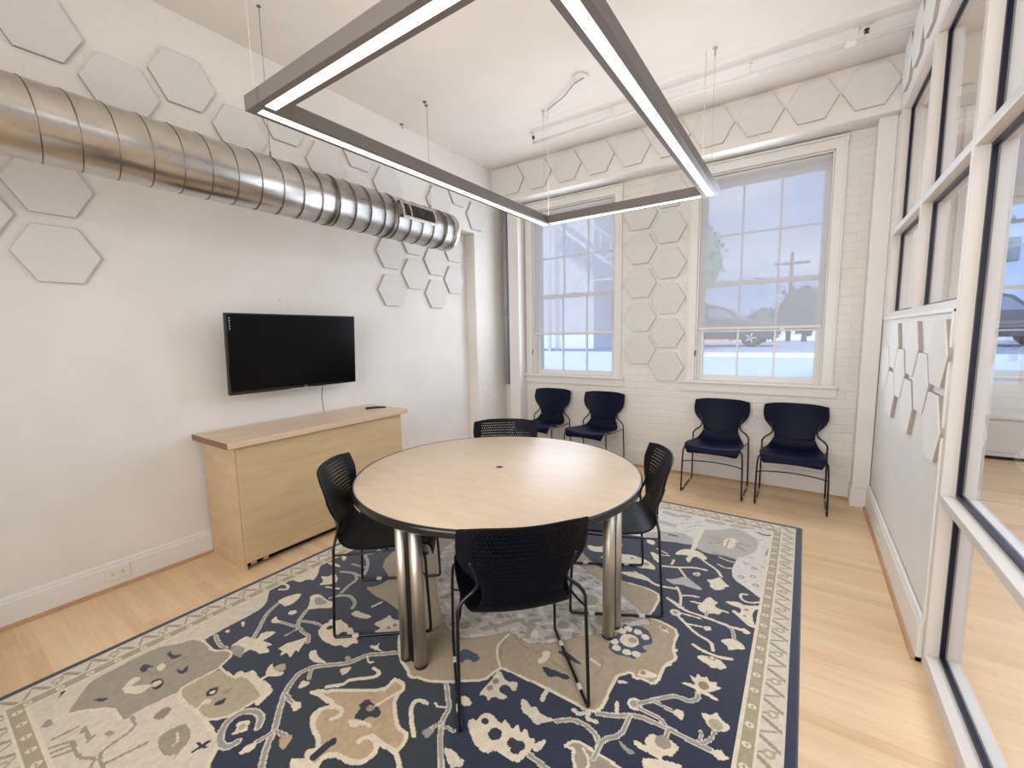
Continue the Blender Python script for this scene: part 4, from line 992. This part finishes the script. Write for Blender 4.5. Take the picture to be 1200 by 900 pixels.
# ------------------------------------------------------------------ rug
RX0, RX1, RY0, RY1 = -2.757, .05, 0.0, 3.77
def build_rug():
    cell = .005; nx, ny = int(round((RX1 - RX0) / cell)), int(round((RY1 - RY0) / cell))
    X = (np.arange(nx) + .5) * cell; Y = (np.arange(ny) + .5) * cell
    GX_, GY_ = np.meshgrid(X, Y)
    pal = {'n': (36, 42, 64), 'd': (44, 52, 60), 'c': (210, 199, 181), 'w': (221, 208, 185), 't': (184, 160, 128), 'T': (168, 150, 124), 'k': (44, 48, 60), 'a': (156, 145, 126), 'g': (152, 148, 138), 'h': (174, 162, 136),
           'l': (176, 170, 164), 'r': (212, 205, 196), 'b': (150, 128, 102), 'i': (190, 180, 170), 'm': (58, 68, 92)}  # T and i: medallion tan and white, darkened to paint in the table's shade
    P = {k: np.array(lin((v[0] / 255, v[1] / 255, v[2] / 255))) for k, v in pal.items()}
    img = np.zeros((ny, nx, 3)); img[:] = P['n']
    def win(x0, x1, y0, y1):
        return max(0, int(x0 / cell) - 1), min(nx, int(x1 / cell) + 2), max(0, int(y0 / cell) - 1), min(ny, int(y1 / cell) + 2)
    for ln in RUG.strip().split('\n'):
        col, kind = ln[0], ln[1]; parts = ln[2:].split(' '); wd_ = int(parts[0]) / 1000.0
        pts = np.array([[float(a) / 500 for a in p.split(',')] for p in parts[1:]])
        if kind in 'PL' and len(pts) > 2:           # one round of corner cutting, so the woven shapes read as curves
            nx_ = np.roll(pts, -1, 0)
            q = np.stack([pts * .78 + nx_ * .22, pts * .22 + nx_ * .78], 1).reshape(-1, 2)
            pts = q if kind == 'P' else np.concatenate([pts[:1], q[1:-3], pts[-1:]])
        w0, w1, h0, h1 = win(pts[:, 0].min() - wd_, pts[:, 0].max() + wd_, pts[:, 1].min() - wd_, pts[:, 1].max() + wd_)
        if w1 <= w0 or h1 <= h0: continue
        gx, gy = GX_[h0:h1, w0:w1], GY_[h0:h1, w0:w1]
        if kind == 'P':
            ins = np.zeros(gx.shape, bool); n = len(pts)
            for i in range(n):
                xa, ya = pts[i]; xb, yb = pts[(i + 1) % n]
                if ya == yb: continue
                c = ((ya > gy) != (yb > gy)) & (gx < (xb - xa) * (gy - ya) / (yb - ya) + xa); ins ^= c
        elif kind == 'L':
            ins = np.zeros(gx.shape, bool)
            for i in range(len(pts) - 1):
                a, b = pts[i], pts[i + 1]; d = b - a; L = max(1e-9, d @ d)
                t = np.clip(((gx - a[0]) * d[0] + (gy - a[1]) * d[1]) / L, 0, 1)
                dd = (gx - a[0] - t * d[0]) ** 2 + (gy - a[1] - t * d[1]) ** 2
                ins |= dd < (wd_ / 2) ** 2
                if i == 0: mind = dd
                else: mind = np.minimum(mind, dd)
            if col == 'g': img[h0:h1, w0:w1][ins] = P['c']; ins = mind < (wd_ * .28) ** 2
        else:
            ins = ((gx - pts[0, 0]) ** 2 + (gy - pts[0, 1]) ** 2) < wd_ ** 2
        img[h0:h1, w0:w1][ins] = P[col]
    # the part of the field nearest the camera repeats the far part, turned half round
    rot = img[::-1, ::-1]
    msk = (GY_ < -0.2924 + 0.6584 * GX_)
    img[msk] = rot[msk]
    sw = np.sin(GX_ * 31 + 2.2 * np.sin(GY_ * 23)) * np.sin(GY_ * 37 + 2.5 * np.sin(GX_ * 19 + 1)) + .6 * np.sin(GX_ * 71 + 3 * np.sin(GY_ * 47)) * np.sin(GY_ * 67)
    isi = (np.abs(img - P['i']).sum(-1) < .01); img[isi & (sw > .62)] = P['a'] * .85; img[isi & (sw < -.75)] = P['r']; img[isi & (np.abs(sw - .3) < .035)] = P['a']
    isr = (np.abs(img - P['r']).sum(-1) < .01) & ~isi; img[isr & (sw > .95)] = P['l']
    # borders
    Wd, Ht = nx * cell, ny * cell
    dx = np.minimum(GX_, Wd - GX_); dy = np.minimum(GY_, Ht - GY_); d = np.minimum(dx, dy); s = np.where(dx < dy, GY_, GX_)
    rs = np.random.RandomState(4)
    img[d < .190] = P['c']
    ph = (s % .19) / .19; ph2 = ((s + .05) % .095) / .095
    band = (d > .052) & (d < .118); u = (d - .052) / .066
    img[band & (np.abs(((ph * 2) % 1) - .25 - .45 * u) < .10)] = P['a']
    img[band & (np.abs(((ph * 2 + .5) % 1) - .75 + .35 * u) < .05) & (u > .2)] = P['a']
    img[band & ((((ph - .5) * .19) ** 2 + (d - .085) ** 2) < .020 ** 2)] = P['h']
    img[band & ((((ph - .5) * .19) ** 2 + (d - .085) ** 2) < .009 ** 2)] = P['c']
    b2 = (d > .132) & (d < .176); img[b2] = P['h'] * .9
    img[b2 & ((((ph2 - .5) * .095) ** 2 + (d - .154) ** 2) < .015 ** 2)] = P['w']
    img[b2 & ((((ph2 - .5) * .095) ** 2 + (d - .154) ** 2) < .006 ** 2)] = P['a']
    img[(d > .119) & (d < .131)] = P['w']; img[(d > .177) & (d < .190)] = P['w']
    img[d < .040] = P['n'] * 1.25
    nz = rs.rand(ny // 4 + 2, nx // 4 + 2); nz = np.kron(nz, np.ones((4, 4)))[:ny, :nx]
    img *= (.90 + .12 * nz + .10 * rs.rand(ny, nx))[:, :, None]
    # mesh grid, pile surface at 12 mm
    xs = np.linspace(RX0, RX1, nx + 1); ys = np.linspace(RY0, RY1, ny + 1); VX, VY = np.meshgrid(xs, ys)
    VZ = np.full(VX.shape, .012)
    VZ[0, :] = VZ[-1, :] = 0; VZ[:, 0] = VZ[:, -1] = 0; VZ[1, 1:-1] = VZ[-2, 1:-1] = .009; VZ[1:-1, 1] = VZ[1:-1, -2] = .009
    vtx = np.stack([VX - (RX0 + RX1) / 2, VY - (RY0 + RY1) / 2, VZ], -1).reshape(-1, 3)
    ii = np.arange(ny)[:, None] * (nx + 1) + np.arange(nx)[None, :]
    q = np.stack([ii, ii + 1, ii + nx + 2, ii + nx + 1], -1).reshape(-1, 4)
    me = bpy.data.meshes.new('area_rug'); me.vertices.add(len(vtx)); me.vertices.foreach_set('co', vtx.ravel().astype(np.float32))
    me.loops.add(q.size); me.loops.foreach_set('vertex_index', q.ravel().astype(np.int32))
    me.polygons.add(len(q)); me.polygons.foreach_set('loop_start', (np.arange(len(q)) * 4).astype(np.int32))
    me.update(calc_edges=True)
    at = me.color_attributes.new('woven_pattern', 'FLOAT_COLOR', 'CORNER')
    cc = np.concatenate([img.reshape(-1, 3), np.ones((nx * ny, 1))], 1); cc = np.repeat(cc, 4, 0)
    at.data.foreach_set('color', cc.ravel().astype(np.float32))
    m = M('rug_wool', (.5, .5, .5, 1), .85, spec=.15); m.i['Sheen Weight'].default_value = .5; m.i['Sheen Roughness'].default_value = .45
    a = m.new('ShaderNodeVertexColor', layer_name='woven_pattern'); m.l.new(a.outputs[0], m.i['Base Color'])
    m.bump(m.noise(m.co(), 180, 3), .5, .004); me.materials.append(m.m)
    o = bpy.data.objects.new('area_rug', me); C.objects.link(o); o.location = ((RX0 + RX1) / 2, (RY0 + RY1) / 2, 0)
    tag(o, 'large navy and cream floral wool rug under the round table', 'rug')
build_rug()

# ------------------------------------------------------------------ outside
mat_snow = paint('pale_concrete', rgb(216, 222, 230), .8, .06)
mat_road = paint('grey_asphalt', rgb(150, 156, 172), .8, .08)
mat_leaf = M('dark_foliage', rgb(86, 98, 84), .8).m; mat_leaf2 = M('pale_foliage', rgb(150, 172, 140), .8).m
mat_redbrick = paint('red_brick', rgb(214, 144, 112), .8, .2, 9); mat_roof = paint('roof_shingle', rgb(196, 194, 196), .8, .15)
mat_white_b = paint('white_siding', rgb(228, 230, 234), .7, .03)
mat_car = M('dark_car_paint', rgb(74, 78, 92), .25, .3).m; mat_tyre = M('tyre_rubber', rgb(60, 60, 66), .8).m; mat_rim2 = M('alloy_wheel', rgb(200, 204, 210), .35, .3).m
mat_cglass = M('car_glass', rgb(120, 134, 150), .1, spec=.6).m; mat_pole = paint('weathered_pole', rgb(104, 96, 92), .8, .1)
# ground rises gently away from the building
for gx0, gx1, gy in ((-30, .63, 4.97), (.63, 30, 7.63)):
  pr = [(gy, -.3), (gy, .12), (9.0, .30), (14.5, .74), (15.2, .80), (60, .86), (60, -.3)]
  struct(MB().mat(mat_snow).prism(pr, lambda u, v, w: (w, u, v), gx0, gx1).build('ground_outside'))
struct(MB().box(-30, 30, 15.6, 27, .78, .875).build('road_outside', mat_road))
def foliage(name, x, y, z, rx, rz, m, label, trunk=True, seed=1, n=260, cat='tree', hz=None):
    rd = random.Random(seed); t = empty(name, (x, y, z)); tag(t, label, cat)
    f = MB(); hz = hz or (1.2 * rz if trunk else 0)
    for i in range(n):
        a, b = rd.uniform(0, 6.283), rd.uniform(-1, 1); k = rd.uniform(.55, 1.0); s = rd.uniform(.08, .16) * rx
        c = Vector((math.cos(a) * math.sqrt(1 - b * b) * rx * k, math.sin(a) * math.sqrt(1 - b * b) * rx * k, b * rz * k + rz + hz * .5))
        d = [Vector((rd.uniform(-1, 1), rd.uniform(-1, 1), rd.uniform(-1, 1))).normalized() * s for _ in range(4)]
        f.add([c + q for q in d], [(0, 1, 2), (0, 2, 3), (0, 3, 1), (1, 3, 2)])
    f.lathe([(0, hz * .5 + rz * .05), (rx * .6, hz * .5 + rz * .4), (rx * .82, hz * .5 + rz), (rx * .6, hz * .5 + rz * 1.6), (0, hz * .5 + rz * 1.95)], 12)
    f.build('foliage', m, t)
    MB().tube([(0, 0, -.05), (.03, 0, hz * .5 + rz * .5)], [rx * .09, rx * .05], 8).build('trunk', mat_pole, t)
foliage('rounded_tree', -.1, 29, .86, 1.6, 1.45, mat_leaf, 'dark rounded tree seen through right street window', seed=3, hz=.5)
foliage('bush', -1.9, 26.2, .86, 1.0, .95, mat_leaf, 'low dark bush seen through right window behind the car', False, 5, cat='bush')
foliage('leafy_tree', -2.75, 14.2, .74, .75, 1.05, mat_leaf2, 'pale green leafy tree at left side of right street window', seed=8, hz=3.6)
def house(x, y, w, dpt, h, roof, m, label):
    t = empty('gabled_house', (x, y, .85)); tag(t, label, 'house')
    MB().box(-w / 2, w / 2, 0, dpt, -.05, h).prism([(-w / 2, h), (w / 2, h), (0, h + roof)], lambda u, v, q: (u, q, v), 0, dpt).build('walls', m, t)
    rf = MB(); e = .35
    for s in (-1, 1):
        p = [(s * (w / 2 + e), h - e * roof / (w / 2)), (0, h + roof), (0, h + roof + .22), (s * (w / 2 + e), h - e * roof / (w / 2) + .22)]
        rf.prism(p, lambda u, v, q: (u, q, v), -.35, dpt + .3)
    rf.build('roof', mat_roof, t)
    for xx in (-w * .28, w * .2): 
        f = MB().box(xx - .45, xx + .45, -.05, .02, .9, 2.0).build('window', mat_white_b, t); MB().box(xx - .38, xx + .38, -.07, -.04, .97, 1.93).build('pane', mat_cglass, f)
house(-7.6, 30, 7.2, 8, 1.7, 2.0, mat_redbrick, 'orange brick gabled house across street, seen through right window')
# pale neighbouring building with an outside stair, seen through the left window
t = empty('white_building', (-9.8, 13.5, .5)); tag(t, 'white neighbouring building with outside stair seen through left window', 'building')
MB().box(-4.4, 2.6, 3.0, 9, -.3, 8).build('walls', mat_white_b, t)
MB().box(-4.4, -1.2, 2.9, 3.02, -.3, 1.3).build('brick_base', mat_redbrick, t)
s = MB()
for k in range(12): s.box(2.7 + k * .0, 4.1, 2.2 + k * 0, 2.25, 3.0, 3.05) if k == 0 else s.box(1.0 + k * .26, 1.26 + k * .26, 2.0, 2.9, 5.6 - k * .2, 5.64 - k * .2)
s.tube([(1.1, 2.0, 6.5), (4.2, 2.0, 4.1)], .05, 6).tube([(1.1, 2.0, 5.5), (4.2, 2.0, 3.1)], .07, 6)
for k in range(8): s.tube([(1.3 + k * .4, 2.0, 5.35 - k * .31), (1.3 + k * .4, 2.0, 6.35 - k * .31)], .025, 5)
s.tube([(4.2, 2.0, -.3), (4.2, 2.0, 4.2)], .08, 6); s.tube([(1.1, 2.0, -.3), (1.1, 2.0, 6.5)], .08, 6)
s.build('staircase', mat_white_b, t)
def car(x, y, flip, label):
    t = empty('parked_car', (x, y, .875)); tag(t, label, 'car', 'parked cars across the street'); t.rotation_euler = (0, 0, math.pi if flip else 0)
    prof = [(-2.2, .35), (-2.25, .7), (-2.15, 1.0), (-1.9, 1.1), (-1.5, 1.52), (-1.2, 1.62), (.2, 1.62), (.55, 1.52), (1.05, 1.05), (1.95, .92), (2.2, .78), (2.25, .45), (2.2, .3), (-2.15, .3)]
    MB().prism(prof, lambda u, v, w: (u, w, v), -.88, .88).build('body', mat_car, t, bevel=.05)
    MB().prism([(-1.72, 1.12), (-1.42, 1.48), (-.2, 1.52), (-.2, 1.10)], lambda u, v, w: (u, w, v), -.89, .89).prism([(-.1, 1.10), (-.1, 1.52), (.45, 1.46), (.88, 1.08)], lambda u, v, w: (u, w, v), -.89, .89).build('side_windows', mat_cglass, t)
    for xx in (-1.38, 1.4):
        for s_ in (-1, 1):
            w_ = MB().lathe([(.21, s_ * .70), (.33, s_ * .72), (.345, s_ * .78), (.33, s_ * .90), (.21, s_ * .91)], 28, (xx, 0, .345), 'y').build('wheel', mat_tyre, t)
            g = MB().lathe([(0, s_ * .895), (.05, s_ * .90), (.05, s_ * .885)], 14, (xx, 0, .345), 'y').lathe([(.19, s_ * .88), (.225, s_ * .905), (.225, s_ * .86)], 24, (xx, 0, .345), 'y')
            for k in range(5):
                a = 2 * math.pi * k / 5; g.tube([(xx + .03 * math.cos(a), s_ * .895, .345 + .03 * math.sin(a)), (xx + .20 * math.cos(a), s_ * .895, .345 + .20 * math.sin(a))], .025, 6)
            g.build('rim', mat_rim2, w_)
    return t
car(-3.15, 19.6, False, 'dark parked car outside right street window, one wheel below the blind')
car(4.4, 19.6, False, 'dark parked car seen through hall window beyond the glass')
def pole(x, y, h, label, cat='pole'):
    t = empty('utility_pole', (x, y, .85)); tag(t, label, 'pole', 'utility poles')
    MB().tube([(0, 0, -.05), (0, 0, h)], [.14, .09], 10).build('pole', mat_pole, t)
    MB().box(-.9, .9, -.05, .05, h - .7, h - .58).build('crossarm', mat_pole, t)
    for xx in (-.8, -.3, .3, .8): MB().lathe([(.04, h - .58), (.05, h - .52), (.03, h - .46), (0, h - .44)], 10, (xx, 0, 0)).build('insulator', mat_cglass, t)
    if x > 2: MB().lathe([(.18, h - 1.9), (.2, h - 1.85), (.2, h - 1.2), (.18, h - 1.15)], 14, (.32, 0, 0)).build('transformer', mat_cglass, t)
pole(-.9, 31, 5.2, 'utility pole rising behind the round tree outside right window')
pole(5.0, 20.8, 4.6, 'utility pole seen through the hall window beyond the glass')
